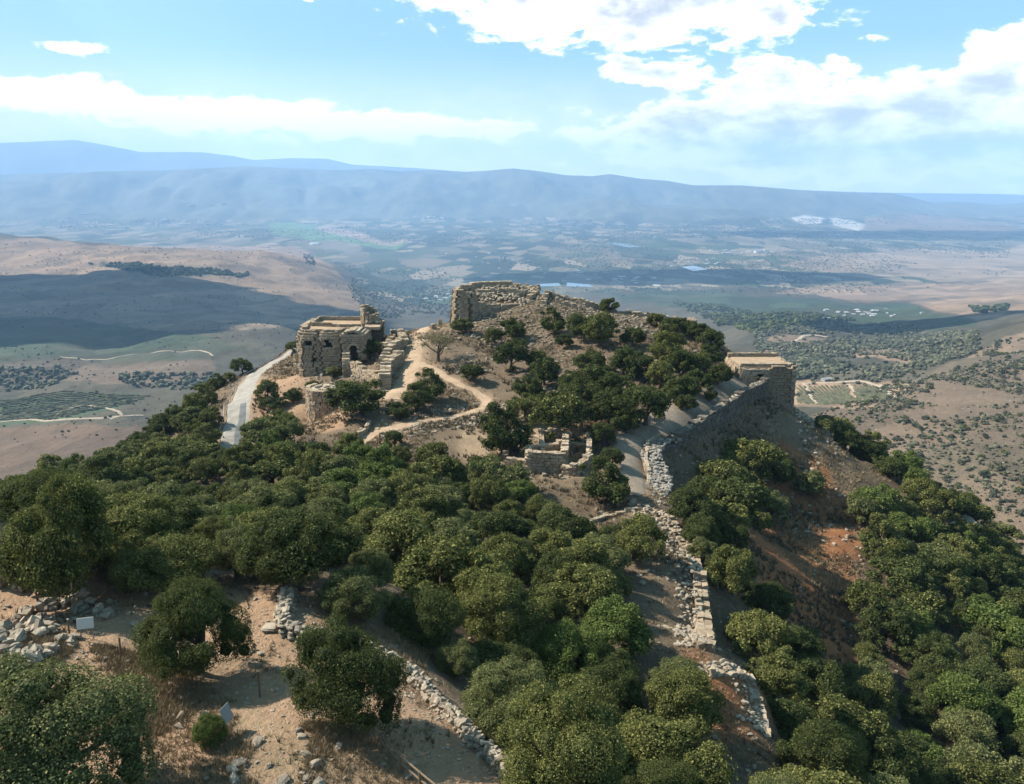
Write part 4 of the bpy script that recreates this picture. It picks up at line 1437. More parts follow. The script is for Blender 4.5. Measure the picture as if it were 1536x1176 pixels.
def trunk_geo(seed, C, r0=0.19, h=2.4, limbs=6):
    r = np.random.default_rng(seed)
    VV, FF, nv = [], [], 0

    def tube(pts, rads, n=7):
        nonlocal nv
        pts = np.asarray(pts, float)
        for i in range(len(pts)):
            d = unit(pts[min(i + 1, len(pts) - 1)] - pts[max(i - 1, 0)])
            u = unit(np.cross(d, (0.3, 1, 0.1)))
            v_ = np.cross(d, u)
            a = np.arange(n) * 2 * np.pi / n
            VV.append(pts[i] + (np.outer(np.cos(a), u) + np.outer(np.sin(a), v_)) * rads[i])
        for i in range(len(pts) - 1):
            for k in range(n):
                FF.append((nv + i * n + k, nv + i * n + (k + 1) % n, nv + (i + 1) * n + (k + 1) % n, nv + (i + 1) * n + k))
        nv += len(pts) * n
    lean = r.normal(0, 0.12, 2)
    mid = np.array([lean[0], lean[1], h * 0.45])
    tube([(0, 0, -0.5), (0, 0, 0.0), mid * (0.5, 0.5, 0.5), mid, (lean[0] * 2, lean[1] * 2, h)], [r0 * 1.7, r0 * 1.35, r0, r0 * 0.9, r0 * 0.45])
    for k in r.choice(len(C), min(limbs, len(C)), replace=False):
        st = mid * r.uniform(0.7, 1.6)
        st[:2] = mid[:2]
        en = C[k]
        m_ = (st + en) / 2 + r.normal(0, 0.15, 3) + (0, 0, -0.1)
        tube([st, m_, en], [r0 * 0.55, r0 * 0.38, r0 * 0.12], 5)
    return np.concatenate(VV), np.array(FF)


PROTO = {}


def make_protos(key, count, n, leaf, mats, seed0, **kw):
    lst = []
    for k in range(count):
        V, F, ti, C = crown_geo(seed0 + k, n, leaf, **kw)
        tv, tf = trunk_geo(seed0 + 500 + k, C)
        tm = mesh_np('trunk', tv, tf, m_bark, None, True)
        cs = mesh_np('crown', V, F, LEAF[mats[0]], ti)
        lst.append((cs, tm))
    PROTO[key] = lst


KINDS = ['oak', 'dark', 'olive', 'bright', 'dry']
make_protos('near', 6, 30000, 0.095, KINDS, 1000, lobes=60)
make_protos('close', 4, 56000, 0.066, KINDS, 1050, lobes=85)
make_protos('mid', 9, 14000, 0.15, KINDS, 1100, lobes=52)
make_protos('far', 9, 6500, 0.22, KINDS, 1200, lobes=40)
make_protos('dryt', 2, 2600, 0.16, ['dry', 'olive'], 1300, lobes=12, sparse=0.35, rz=1.2, zc=3.2)
make_protos('scrub', 4, 420, 0.62, ['scrub', 'olive'], 1400, lobes=9, rz=1.6, zc=1.5)


def leafy(o, kind):
    o.material_slots[0].link = 'OBJECT'
    o.material_slots[0].material = LEAF[kind]
    return o


TREES = []                    # (x, y, radius)


def tree(x, y, hgt, kind='oak', name='oak_tree', label=None, cat='tree', group=None, wide=1.0, z=None, lod=None):
    z = Hn(x, y)[0] if z is None else z
    d = math.hypot(y, z)
    key = lod or ('close' if d < 47 else 'near' if d < 62 else ('mid' if d < 105 else 'far'))
    cs, tm = random.choice(PROTO[key])
    e = empty(name, (x, y, z - 0.12), random.random() * 6.283)
    s = hgt / 4.5
    e.scale = (s * wide * random.uniform(0.92, 1.08), s * wide * random.uniform(0.92, 1.08), s)
    tag(e, label, cat, group)
    add_obj('trunk', tm, e)
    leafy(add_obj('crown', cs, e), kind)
    TREES.append((x, y, 2.4 * s * wide))
    return e


def ptree(px, py, hpx, kind='oak', **kw):
    """tree whose foot is at a photo pixel and that is hpx photo pixels tall"""
    p = hit(px, py)
    dep = p[1] * math.cos(PITCH) - p[2] * math.sin(PITCH)
    return tree(p[0], p[1], hpx * dep / FPX / math.cos(PITCH), kind, **kw)


ptree(298, 1012, 160, 'dark', label='round dark oak casting shade on the clearing beside the white notice board', wide=0.92)
ptree(528, 1098, 168, 'dark', label='spreading dark oak with bare trunk between the earth path and the dry stone wall', wide=0.92)
ptree(92, 1225, 240, 'olive', name='olive_bush', label='large grey green bush filling the corner below the boulders', wide=1.15)
ptree(115, 900, 205, 'oak', label='tall full oak at the back of the boulder heap', wide=0.72)
ptree(312, 1120, 52, 'bright', name='green_shrub', label='small bright green shrub beside the blue panel', cat='shrub', wide=0.9)
ptree(548, 930, 85, 'olive', label='pale olive green tree behind the corner of the dry stone wall', wide=1.15)
ptree(760, 1120, 130, 'olive', label='broad dusty green bush leaning over the lower dry stone wall', wide=1.1)
ptree(850, 1215, 190, 'oak', label='tall leafy oak standing just past the lower end of the dry stone wall', wide=1.0)
ptree(690, 1015, 60, 'olive', name='green_shrub', label='low olive shrub behind the middle of the dry stone wall', cat='shrub', wide=1.1)
ptree(755, 682, 72, 'dark', label='dense round oak beside the roofless stone house')
ptree(728, 722, 46, 'dark', label='small umbrella shaped oak in front of the roofless stone house', wide=1.25)
ptree(592, 670, 28, 'dark', label='tiny lone tree standing on the winding footpath')
ptree(650, 600, 42, 'dark', label='round oak at the edge of the wide path below the ruined rooms', wide=0.95)
ptree(624, 614, 38, 'dark', label='smaller oak joined to the round oak by the wide path', wide=1.1)
ptree(709, 573, 32, 'dark', label='lone round oak on bare slope above the path bend', wide=1.15)
ptree(657, 542, 42, 'dry', name='bare_tree', label='half bare umbrella tree on the path under the summit keep', wide=1.35, lod='dryt')
ptree(544, 622, 58, 'dark', label='big dark oak growing against the ruined rooms by the round tower', wide=1.35)
ptree(600, 628, 26, 'dark', label='low oak beside the pale path under the ruined rooms', wide=1.3)
ptree(562, 536, 28, 'dark', label='small oak growing inside the ruined rooms', wide=1.2)
ptree(1065, 528, 34, 'dark', label='lone round oak on the crest near the square tower', wide=1.15)
ptree(1064, 602, 22, 'olive', name='small_tree', label='small yellowish tree at the edge of the gravel walk', wide=0.8)
ptree(912, 754, 62, 'dark', label='dense oak beside the end of the gravel walk', wide=1.05)
ptree(912, 470, 26, 'dark', label='round oak standing up among the summit crest walls', wide=1.2)
ptree(698, 500, 26, 'olive', name='green_shrub', label='olive shrub at the foot of the summit keep', cat='shrub', wide=1.3)
ptree(402, 610, 40, 'olive', label='olive tree on the bank above the concrete road', wide=0.9)
ptree(418, 615, 24, 'olive', name='green_shrub', label='low olive shrub below the bank of the concrete road', cat='shrub', wide=1.2)
ptree(1212, 745, 42, 'olive', name='green_shrub', label='pale olive shrub alone on the red slope under the tower', cat='shrub', wide=1.1)
ptree(952, 838, 72, 'oak', label='upright oak rising over the earth bank by the broken rubble wall', wide=0.95)
for (px_, py_, h_, w_) in [(1132, 728, 78, 1.1), (1085, 752, 70, 1.1), (1108, 785, 80, 1.1), (1112, 712, 54, 1.2)]:
    ptree(px_, py_, h_, random.choice(['dark', 'oak']), wide=w_, label='dark oak crowding the foot of the high curtain wall', group='oaks at the foot of the curtain wall')
for (px_, py_, h_, w_) in [(352, 712, 40, 1.1), (328, 708, 34, 1.1), (380, 700, 40, 1.2), (365, 735, 40, 1.2), (310, 722, 40, 1.2)]:
    ptree(px_, py_, h_, random.choice(['dark', 'oak']), wide=w_, label='oak closing off the lower end of the concrete road', group='oaks at the lower end of the road')
LS = 'dark oak in the loose grove on the slope under the summit'
GS = 'oaks of the grove under the summit'
for (px_, py_, h_, w_) in [(772, 512, 36, 1), (742, 517, 28, 1), (765, 557, 46, 1), (806, 556, 34, 1), (816, 578, 45, 1), (832, 502, 36, 1), (902, 518, 50, 1), (876, 508, 40, 1.1), (850, 522, 24, 1.1),
                           (880, 562, 38, 1.1), (935, 562, 48, 1), (896, 592, 46, 1.05), (858, 592, 40, 1), (800, 602, 42, 1), (788, 630, 44, 1.1), (835, 655, 64, 1.15), (872, 618, 54, 1.1),
                           (915, 642, 56, 1), (968, 638, 66, 1.1), (930, 602, 48, 1), (996, 548, 46, 1), (1022, 562, 42, 1.1), (1002, 500, 28, 1.1), (984, 490, 24, 1.1), (1042, 592, 38, 1.1),
                           (1076, 577, 36, 1.1), (1012, 604, 46, 1.1), (960, 566, 42, 1), (745, 645, 30, 0.9), (1030, 615, 28, 1.2), (990, 585, 44, 1), (950, 520, 30, 1.2), (1000, 525, 36, 1.2),
                           (1035, 500, 22, 1.3), (1048, 512, 26, 1.2), (1020, 492, 18, 1.4), (1062, 548, 28, 1.2), (918, 702, 34, 1), (906, 668, 34, 1), (1050, 560, 34, 1), (940, 650, 44, 1), (820, 620, 36, 1.1)]:
    kd = random.choice(['dark', 'dark', 'dark', 'oak'])
    sl_ = min((('roofless stone house', 825, 690), ('summit keep', 740, 480), ('summit crest walls', 920, 470), ('square tower', 1100, 550), ('gravel walk', 980, 640), ('winding footpath', 730, 600), ('masonry block on the crest', 1015, 485)),
              key=lambda l_: (l_[1] - px_) ** 2 + (l_[2] - py_) ** 2)[0]
    ptree(px_, py_, h_, kd, wide=w_, label='%s %s oak in the grove under the summit near the %s' % ('small' if h_ < 36 else ('medium' if h_ < 46 else 'large'), 'dark' if kd == 'dark' else 'green', sl_), group=GS)


LANDMARKS = []
for nm_, px_, py_ in (('boulder heap', 60, 870), ('upper dry stone wall', 430, 905), ('middle dry stone wall', 620, 990), ('lower dry stone wall', 770, 1150), ('roofless stone house', 825, 700),
                      ('round tower', 480, 640), ('concrete road', 345, 670), ('end of the gravel walk', 955, 745), ('broken rubble wall', 1040, 880), ('red earth platform', 1100, 1050), ('red slope', 1240, 850),
                      ('square tower', 1170, 640), ('tumbled spur wall', 1280, 675), ('start of the winding footpath', 540, 665), ('foot of the red slope', 1330, 1080)):
    p_ = hit(px_, py_)
    LANDMARKS.append((nm_, p_[0], p_[1]))


def grove(poly, spacing, hrange, kinds, label, group, name='oak_tree', seed=1, wide=(0.9, 1.3), ylim=(12, 290), clear=(), skip=0.30):
    """evenly random trees over the ground seen inside a photo polygon"""
    r = random.Random(seed)
    xs = np.arange(-140, 140, spacing)
    ys = np.arange(max(ylim[0], 10), ylim[1], spacing * 0.87)
    n = 0
    cand = []
    for j, y in enumerate(ys):
        for x in xs + (spacing / 2 if j % 2 else 0):
            cand.append((x + r.uniform(-0.36, 0.36) * spacing, y + r.uniform(-0.36, 0.36) * spacing))
    cand = np.array(cand)
    cz = Hn(cand[:, 0], cand[:, 1])
    q = project(np.c_[cand, cz])
    ok = in_poly(q, poly)
    for c_ in clear:
        ok &= ~in_poly(q, c_)
    # only what the photo can show: the top must not hide behind the hill
    for t_ in np.linspace(0.15, 0.97, 40):
        ok &= Hn(cand[:, 0] * t_, cand[:, 1] * t_) <= (cz + 4) * t_
    ok &= fbm(cand[:, 0] / 11, cand[:, 1] / 11, 3, 201) < skip
    for (x_, y_) in cand[ok]:
        if True:
            hgt = r.uniform(*hrange)
            if any((x_ - a) ** 2 + (y_ - b) ** 2 < (0.62 * (rad + hgt * 0.5)) ** 2 for a, b, rad in TREES):
                continue
            kd = r.choice(kinds)
            bush = kd in ('olive', 'bright')
            lm = min(LANDMARKS, key=lambda l_: (l_[1] - x_) ** 2 + (l_[2] - y_) ** 2)[0]
            f_ = (hgt - hrange[0]) / (hrange[1] - hrange[0])
            size = 'low' if f_ < 0.33 else ('medium' if f_ < 0.67 else 'tall')
            look = {'oak': 'green oak', 'dark': 'dark oak', 'olive': 'pale olive bush', 'bright': 'bright green bush', 'dry': 'dry bush'}[kd]
            tree(x_, y_, hgt, kd, name='leafy_bush' if bush else ('oak_tree' if hgt > 3.9 else 'small_oak'), label='%s %s %s near the %s' % (size, look, label, lm), cat='bush' if bush else ('tree' if hgt > 3.9 else 'shrub'), group=group, wide=r.uniform(*wide))  # low oaks share the tree form; named apart by height alone
            n += 1
    return n


ROADCLEAR = [(328, 560), (392, 560), (385, 700), (400, 770), (312, 770)]
PLATCLEAR = [(1035, 990), (1150, 1000), (1170, 1190), (1060, 1190), (1030, 1080)]
WALLCLEAR = [(420, 880), (520, 930), (640, 1010), (800, 1176), (850, 1240), (700, 1240), (560, 1010), (400, 960), (400, 880)]
FRONT = [(-400, 860), (60, 860), (200, 895), (400, 905), (500, 950), (600, 1000), (720, 1176), (800, 1400), (-800, 1400)]
nA = grove([(-60, 700), (150, 690), (330, 690), (380, 650), (430, 640), (520, 672), (570, 700), (690, 700), (735, 740), (870, 745), (880, 790), (950, 800), (930, 850), (985, 890), (1000, 960), (1030, 1020),
            (1035, 1100), (1050, 1180), (1060, 1420), (800, 1420), (720, 1080), (650, 1000), (600, 960), (500, 925), (370, 905), (200, 900), (60, 870), (50, 790), (-60, 770)],
           3.65, (2.7, 5.8), ['oak', 'oak', 'oak', 'dark', 'dark', 'olive', 'olive', 'olive', 'bright'], 'in the central thicket', 'oaks of the central thicket', seed=3, skip=0.19,
           clear=(WALLCLEAR, FRONT, [(870, 770), (960, 760), (1000, 800), (960, 800), (880, 800)], [(925, 850), (1050, 855), (1065, 1000), (1030, 1040), (965, 1000), (930, 930)], ROADCLEAR, PLATCLEAR, [(440, 610), (522, 610), (520, 690), (435, 690)]))
nB = grove([(1035, 780), (1062, 745), (1110, 690), (1165, 665), (1190, 740), (1160, 790), (1110, 810), (1140, 890), (1200, 980), (1270, 1080), (1330, 1180), (1400, 1420), (1100, 1420), (1150, 1120), (1140, 1030), (1075, 990), (1070, 880), (1010, 790)],
           4.3, (3.4, 6.0), ['oak', 'dark', 'dark', 'oak', 'olive'], 'below the outer walls', 'oaks below the outer walls', seed=5, clear=(PLATCLEAR, [(1040, 855), (1085, 865), (1110, 1060), (1060, 1010)]))
nC = grove([(1198, 600), (1265, 618), (1340, 680), (1420, 740), (1500, 810), (1640, 900), (1640, 1420), (1400, 1420), (1300, 1150), (1290, 1060), (1270, 960), (1310, 880), (1300, 810), (1265, 770), (1330, 775), (1345, 735), (1290, 690), (1230, 650)],
           4.7, (3.4, 6.4), ['oak', 'dark', 'bright', 'olive', 'dark', 'oak'], 'in the ravine wood', 'oaks of the ravine wood', seed=7)
nE = grove([(-100, 720), (0, 700), (160, 672), (260, 610), (325, 555), (345, 560), (320, 640), (300, 690), (150, 715), (-100, 760)],
           5.2, (3.4, 5.0), ['oak', 'dark', 'olive', 'oak'], 'on the outer slope', 'oaks below the road', seed=9, clear=(ROADCLEAR,))
for k, (px_, py_, h_, w_) in enumerate([(365, 562, 24, 1.2), (345, 572, 16, 1.2), (330, 580, 18, 1.2), (455, 545, 18, 1.4), (440, 528, 18, 1.3), (500, 565, 18, 1.5), (470, 590, 20, 1.2), (440, 605, 24, 1.1), (610, 482, 12, 1.5), (590, 486, 12, 1.5)]):
    ptree(px_, py_, h_, random.choice(['oak', 'dark', 'olive']), name='green_shrub', label='small round shrub growing beside the road and the vaulted hall walls', cat='shrub', group='shrubs around the vaulted hall', wide=w_)
print('groves', nA, nB, nC, nE)

# ------------------------------------------------------------------ foreground: dry stone wall, boulders, signs, posts
wpx = [(434, 886), (427, 912), (428, 936), (450, 948), (505, 956), (560, 974), (606, 998), (648, 1040), (700, 1092), (748, 1138), (800, 1188), (830, 1215)]
WP = catmull(np.array([hit(x, y + 12) for x, y in wpx]), 0.3)
dsw = tag(empty('dry_stone_wall', WP[len(WP) // 2]), 'low winding dry stone wall of grey fieldstones beside the earth path', 'wall')
DW = WP[len(WP) // 2]
dd = np.gradient(WP[:, :2], axis=0)
dd /= np.linalg.norm(dd, axis=1, keepdims=True)
nn = np.stack([dd[:, 1], -dd[:, 0]], 1)
slots, core = [], []
for i, p in enumerate(WP):
    for course in range(3):
        for side in (-1, 0, 1):
            off = side * (0.36 - 0.06 * course) + random.gauss(0, 0.05)
            x, y = p[0] + nn[i, 0] * off + random.gauss(0, 0.04), p[1] + nn[i, 1] * off + random.gauss(0, 0.04)
            z = Hn(x, y)[0] + 0.10 + course * 0.23 + random.gauss(0, 0.03)
            s = random.uniform(0.30, 0.48)
            rec = (x - DW[0], y - DW[1], z - DW[2], s)
            top_ = course == 2
            if i < len(WP) and (top_ or (side == 1 and random.random() < 0.55)) and random.random() < 0.85:
                slots.append(rec)
            else:
                core.append(rec)
random.shuffle(slots)
for (x, y, z, s) in slots[:300]:
    o = add_obj('stone', random.choice(ROCKM), dsw, (x, y, z))
    o.rotation_euler = (random.gauss(0, 0.25), random.gauss(0, 0.25), random.random() * 6.28)
    o.scale = (s * 1.15, s, s * random.uniform(0.8, 1.3))
rubble('hearting_stones', core + slots[300:], m_rock, dsw)

BL = {'heap': ('angular limestone boulder in the tumbled heap beside the tall full oak', 'boulders of the heap'),
      'row': ('limestone boulder in the ruined wall line behind the white notice board', 'boulders of the ruined wall line'),
      'loose': ('loose pale stone lying on the foreground clearing', 'loose stones on the clearing')}


def boulders(key, poly, n, smin, smax, power=1.4, pile=0.0):
    for (x, y, z, s) in scatter_px(poly, n, smin, smax, (15, 70), power):
        o = add_obj('boulder' if key != 'loose' else 'loose_stone', random.choice(ROCKM), None, (x, y, z + random.random() * pile))
        o.rotation_euler = (random.gauss(0, 0.3), random.gauss(0, 0.3), random.random() * 6.28)
        o.scale = (s * random.uniform(0.9, 1.4), s, s * random.uniform(0.8, 1.5))
        tag(o, BL[key][0], 'boulder' if key != 'loose' else 'stone', BL[key][1])


boulders('heap', [(-10, 800), (40, 790), (60, 850), (50, 895), (0, 895)], 46, 0.6, 1.7, 1.2, 0.9)
boulders('row', [(-5, 955), (40, 918), (100, 902), (172, 902), (176, 930), (110, 942), (60, 962), (0, 992)], 100, 0.28, 0.95, 1.6, 0.25)
boulders('row', [(20, 985), (60, 960), (110, 955), (120, 968), (60, 1000), (0, 1030)], 40, 0.25, 0.75, 1.4, 0.15)
boulders('loose', [(140, 980), (260, 1000), (340, 1100), (480, 1090), (640, 1176), (330, 1176), (240, 1080)], 34, 0.12, 0.5, 2.2)
boulders('loose', [(320, 1150), (480, 1150), (500, 1185), (300, 1185)], 10, 0.2, 0.6, 1.5)
boulders('loose', [(420, 935), (460, 945), (430, 960), (400, 950)], 6, 0.15, 0.35, 1.5)

p = hit(421, 948)
V, F = rock_geo(77, 2.0, 0.8, 0.42)
sl = tag(add_obj('stone_slab', mesh_np('stone_slab', V, F, m_rock, np.full(len(V), 1.0)), None, p + np.array([0, 0, 0.1])), 'long flat limestone slab lying before the corner of the dry stone wall', 'slab')

m_white, t, b = new_mat('white_panel', 0.4)
pos = t.add('ShaderNodeTexCoord').outputs['Object']
t.put(b.inputs['Base Color'], t.mix(t.noise(pos, 3.0, 3), (0.46, 0.43, 0.38), (0.56, 0.53, 0.47)))
m_blue, t, b = new_mat('blue_panel', 0.4)
pos = t.add('ShaderNodeTexCoord').outputs['Object']
t.put(b.inputs['Base Color'], t.mix(t.noise(pos, 3.0, 3), (0.20, 0.22, 0.22), (0.26, 0.27, 0.26)))
m_frame, t, b = new_mat('galvanised_steel', 0.5)
b.inputs['Base Color'].default_value = (0.28, 0.28, 0.27, 1)
b.inputs['Metallic'].default_value = 0.5


def box_mesh(name, sx, sy, sz, mat, parent, loc, rot=(0, 0, 0), bev=0.01):
    import bmesh
    bm = bmesh.new()
    bmesh.ops.create_cube(bm, size=1.0)
    for v in bm.verts:
        v.co.x *= sx
        v.co.y *= sy
        v.co.z *= sz
    bmesh.ops.bevel(bm, geom=bm.edges[:], offset=bev, segments=1, affect='EDGES')
    me = bpy.data.meshes.new(name)
    bm.to_mesh(me)
    bm.free()
    me.materials.append(mat)
    o = add_obj(name, me, parent, loc)
    o.rotation_euler = rot
    return o


p = hit(132, 962)
e = tag(empty('notice_board', p, 0.25), 'white notice board on two legs among the stones of the clearing', 'sign')
box_mesh('panel', 0.82, 0.03, 0.60, m_white, e, (0, 0, 1.0), (-0.25, 0, 0))
for sx in (-0.3, 0.3):
    bar('leg', (sx, 0.02, -0.2), (sx, 0.02, 1.0), 0.025, m_frame, e)
p = hit(343, 1102)
e = tag(empty('information_panel', p, 1.32), 'blue grey information panel seen nearly edge on beside the bright shrub', 'sign')
box_mesh('panel', 0.62, 0.03, 0.75, m_blue, e, (0, 0, 0.95), (-0.3, 0, 0))
for sx in (-0.22, 0.22):
    bar('leg', (sx, 0.02, -0.2), (sx, 0.02, 0.95), 0.025, m_frame, e)
for (px_, py_, hp, lb) in ((182, 986, 1.05, 'short wooden post standing beside the white notice board'), (390, 1047, 1.35, 'dark wooden post in the shade of the round dark oak'),
                           (451, 1052, 1.1, 'wooden post at the edge of the spreading dark oak'), (58, 916, 1.3, 'slim pale marker post among the ruined wall boulders'), (104, 950, 0.8, 'low marker post between the boulders and the white notice board'),
                           (462, 912, 1.0, 'dark post behind the corner of the dry stone wall')):
    p = hit(px_, py_)
    e = tag(empty('marker_post', p), lb, 'post')
    bar('shaft', (0, 0, -0.25), (0.02, 0.01, hp), 0.05, m_wood, e, 8)
    bar('cap', (0.02, 0.01, hp), (0.021, 0.01, hp + 0.05), 0.062, m_frame if px_ < 120 else m_wood, e, 8)
a, c = hit(572, 1132), hit(662, 1215)
e = tag(empty('wooden_railing', a), 'low wooden railing sloping down the earth path under the spreading dark oak', 'railing')
rp = [a + (c - a) * f_ for f_ in (0.0, 0.34, 0.67, 1.0)]
tops = []
for q in rp:
    z = Hn(q[0], q[1])[0]
    l_ = (q[0] - a[0], q[1] - a[1], z - a[2])
    bar('post', (l_[0], l_[1], l_[2] - 0.3), (l_[0], l_[1], l_[2] + 0.9), 0.06, m_wood, e, 8)
    tops.append(np.array(l_))
for i in range(3):
    for hh_ in (0.85, 0.5):
        bar('rail', tops[i] + (0.03, 0, hh_), tops[i + 1] + (0.03, 0, hh_), 0.045, m_wood, e, 7)

# guard rail along the outer edge of the road
dR = np.gradient(RP[:, :2], axis=0)
dR /= np.linalg.norm(dR, axis=1, keepdims=True)
nR = np.stack([-dR[:, 1], dR[:, 0]], 1)
E = RP[:, :2] + nR * (RP[:, 2:3] * 0.5 + 0.35)
gr = tag(empty('guard_rail', (E[0, 0], E[0, 1], Hn(*E[0])[0])), 'low grey guard rail along the drop side of the concrete road', 'railing')
G0 = np.array(gr.location)
idx = list(range(0, len(E), 8))
q3 = [np.array([E[i, 0], E[i, 1], Hn(*E[i])[0]]) - G0 for i in idx]
for q in q3:
    bar('post', q + (0, 0, -0.3), q + (0, 0, 0.75), 0.07, m_frame, gr)
for i in range(len(q3) - 1):
    bar('rail', q3[i] + (0, 0, 0.65), q3[i + 1] + (0, 0, 0.65), 0.09, m_frame, gr, 4)

# ------------------------------------------------------------------ what nobody could count on the hill: stones and dry grass
lin = np.linspace(0.12, 0.985, 60)
vis_n = np.ones(len(gv), bool)
for t_ in lin:
    vis_n &= Hn(gv[:, 0] * t_, gv[:, 1] * t_) <= (gv[:, 2] + 0.5) * t_
vis_n &= (gp[:, 0] > -60) & (gp[:, 0] < W0 + 60) & (gp[:, 1] > 380) & (gp[:, 1] < H0 + 60) & (gv[:, 1] > 12)
inwood = np.zeros(len(gv), bool)
for poly in (covers_near[0][1], covers_near[3][1]):
    inwood |= in_poly(gp, poly)
avoid = np.zeros(len(gv), bool)
for ob in COL.objects:
    if ob.name.startswith(('footpath', 'road')):
        c_ = np.empty(len(ob.data.vertices) * 3, np.float32)
        ob.data.vertices.foreach_get('co', c_)
        c_ = c_.reshape(-1, 3)
        ii = np.clip(((c_[:, 0] - XN0) / DN).round().astype(int), 0, len(gxs) - 1)
        jj = np.clip(((c_[:, 1] - YN0) / DN).round().astype(int), 0, len(gys) - 1)
        avoid[jj * len(gxs) + ii] = True


def near_spots(n, weight):
    wv = np.where(vis_n, weight, 0.0)
    k = rng.choice(len(gv), n, p=wv / wv.sum())
    x = gv[k, 0] + rng.uniform(-0.5, 0.5, n) * DN
    y = gv[k, 1] + rng.uniform(-0.5, 0.5, n) * DN
    return x, y, Hn(x, y), np.hypot(y, gv[k, 2])


clump = np.clip(fbm(gv[:, 0] / 7, gv[:, 1] / 7, 4, 101) * 4 + 0.35, 0.0, 1)
dist_n = np.hypot(gv[:, 1], gv[:, 2])
wgt = clump * np.where(inwood, 0.12, 1.0) * np.where(avoid, 0.02, 1.0) / dist_n ** 1.1
x, y, z, d_ = near_spots(5200, wgt)
sz = (0.10 + 0.55 * rng.random(5200) ** 3) * np.clip(d_ / 70, 0.5, 1.5)
rubble('scattered_stones', [(x[i], y[i], z[i] + sz[i] * 0.12, sz[i]) for i in range(5200)], m_rock, None, 'scattered pale field stones over the dry ridge')
# denser scree on the summit flank
wgt = np.where(in_poly(gp, [(690, 480), (760, 455), (900, 455), (1030, 480), (1020, 505), (880, 500), (830, 520), (740, 520), (700, 505)]), 1.0, 0.0)
x, y, z, d_ = near_spots(1100, wgt + 1e-9)
rubble('summit_scree', [(x[i], y[i], z[i] + 0.1, random.uniform(0.25, 1.0)) for i in range(1100)], m_rock, None, 'pale scree of fallen blocks below the summit crest')
# rock outcrop on the lower right and the bank by the path
wgt = np.where(in_poly(gp, [(640, 610), (760, 600), (770, 640), (700, 640), (620, 655), (560, 660)]), 1.0, 0.0)
x, y, z, d_ = near_spots(420, (wgt + 1e-9) * np.where(avoid, 0.02, 1))
rubble('bank_stones', [(x[i], y[i], z[i] + 0.08, random.uniform(0.2, 0.7)) for i in range(420)], m_rock, None, 'loose stone bank beside the winding footpath')


def grass_mesh(name, n, weight, h, blades, wdt, mat, label):
    x, y, z, d_ = near_spots(n, weight)
    x, y = np.repeat(x, blades), np.repeat(y, blades)
    z, d_ = np.repeat(z, blades), np.repeat(d_, blades)
    m = len(x)
    sc_ = np.clip(d_ / 60, 0.7, 2.2)
    a = rng.uniform(0, 2 * np.pi, m)
    r_ = rng.uniform(0, 0.16, m) * sc_
    bx, by = x + np.cos(a) * r_, y + np.sin(a) * r_
    hh_ = h * rng.uniform(0.5, 1.3, m) * np.clip(d_ / 90, 0.8, 1.5)
    ln_ = rng.normal(0, 0.45, (m, 2)) * hh_[:, None]
    wv = wdt * sc_
    ca, sa = np.cos(a + 1.3), np.sin(a + 1.3)
    V = np.stack([np.stack([bx - ca * wv, by - sa * wv, z - 0.04], 1), np.stack([bx + ca * wv, by + sa * wv, z - 0.04], 1),
                  np.stack([bx + ln_[:, 0], by + ln_[:, 1], z + hh_], 1)], 1).reshape(-1, 3)
    ti = np.repeat(rng.random(m), 3)
    o = add_obj(name, mesh_np(name, V, np.arange(len(V)).reshape(-1, 3), mat, ti))
    return tag(o, label, None, None, 'stuff')


def grass_mat(name, c0, c1):
    m, t, b = new_mat(name, 0.9)
    t.put(b.inputs['Base Color'], t.mix(attr(t, 'tint', 'Fac'), c0, c1))
    return m


m_dg = grass_mat('dry_grass_blades', (0.16, 0.115, 0.064), (0.31, 0.23, 0.135))
m_sc = grass_mat('thorn_twigs', (0.055, 0.048, 0.032), (0.125, 0.10, 0.062))
patch = np.clip(fbm(gv[:, 0] / 9, gv[:, 1] / 9, 4, 111) * 5 + 0.4, 0.03, 1)
SOILM = in_poly(gp, covers_near[1][1])
trod = np.clip(fbm(gv[:, 0] / 4, gv[:, 1] / 4, 3, 121) * 6 + 0.1, 0.0, 1)
base_w = np.where(inwood, 0.3, 1.0) * np.where(avoid, 0.0, 1.0) / dist_n ** 1.2
grass_mesh('dry_grass', 30000, base_w * np.where(SOILM, trod * 0.5, patch), 0.28, 6, 0.030, m_dg, 'dry yellow grass tufts over the ridge')
patch2 = np.clip(fbm(gv[:, 0] / 6 + 50, gv[:, 1] / 6, 4, 131) * 6 - 0.1, 0.0, 1)
grass_mesh('thorn_scrub', 9000, base_w * np.where(SOILM, trod * 0.15, patch2) * np.where(in_poly(gp, covers_near[5][1]), 0, 1) + 1e-12, 0.42, 9, 0.035, m_sc, 'low brown thorn scrub in patches on the slopes')

wgt = np.where(in_poly(gp, [(1440, 790), (1500, 800), (1560, 850), (1560, 930), (1500, 880), (1450, 830)]), 1.0, 0.0)
x, y, z, d_ = near_spots(60, wgt + 1e-12)
rubble('ravine_crags', [(x[i], y[i], z[i] + 0.6, random.uniform(1.5, 4.2)) for i in range(60)], m_rock, None, 'grey limestone crags breaking out of the ravine wood')

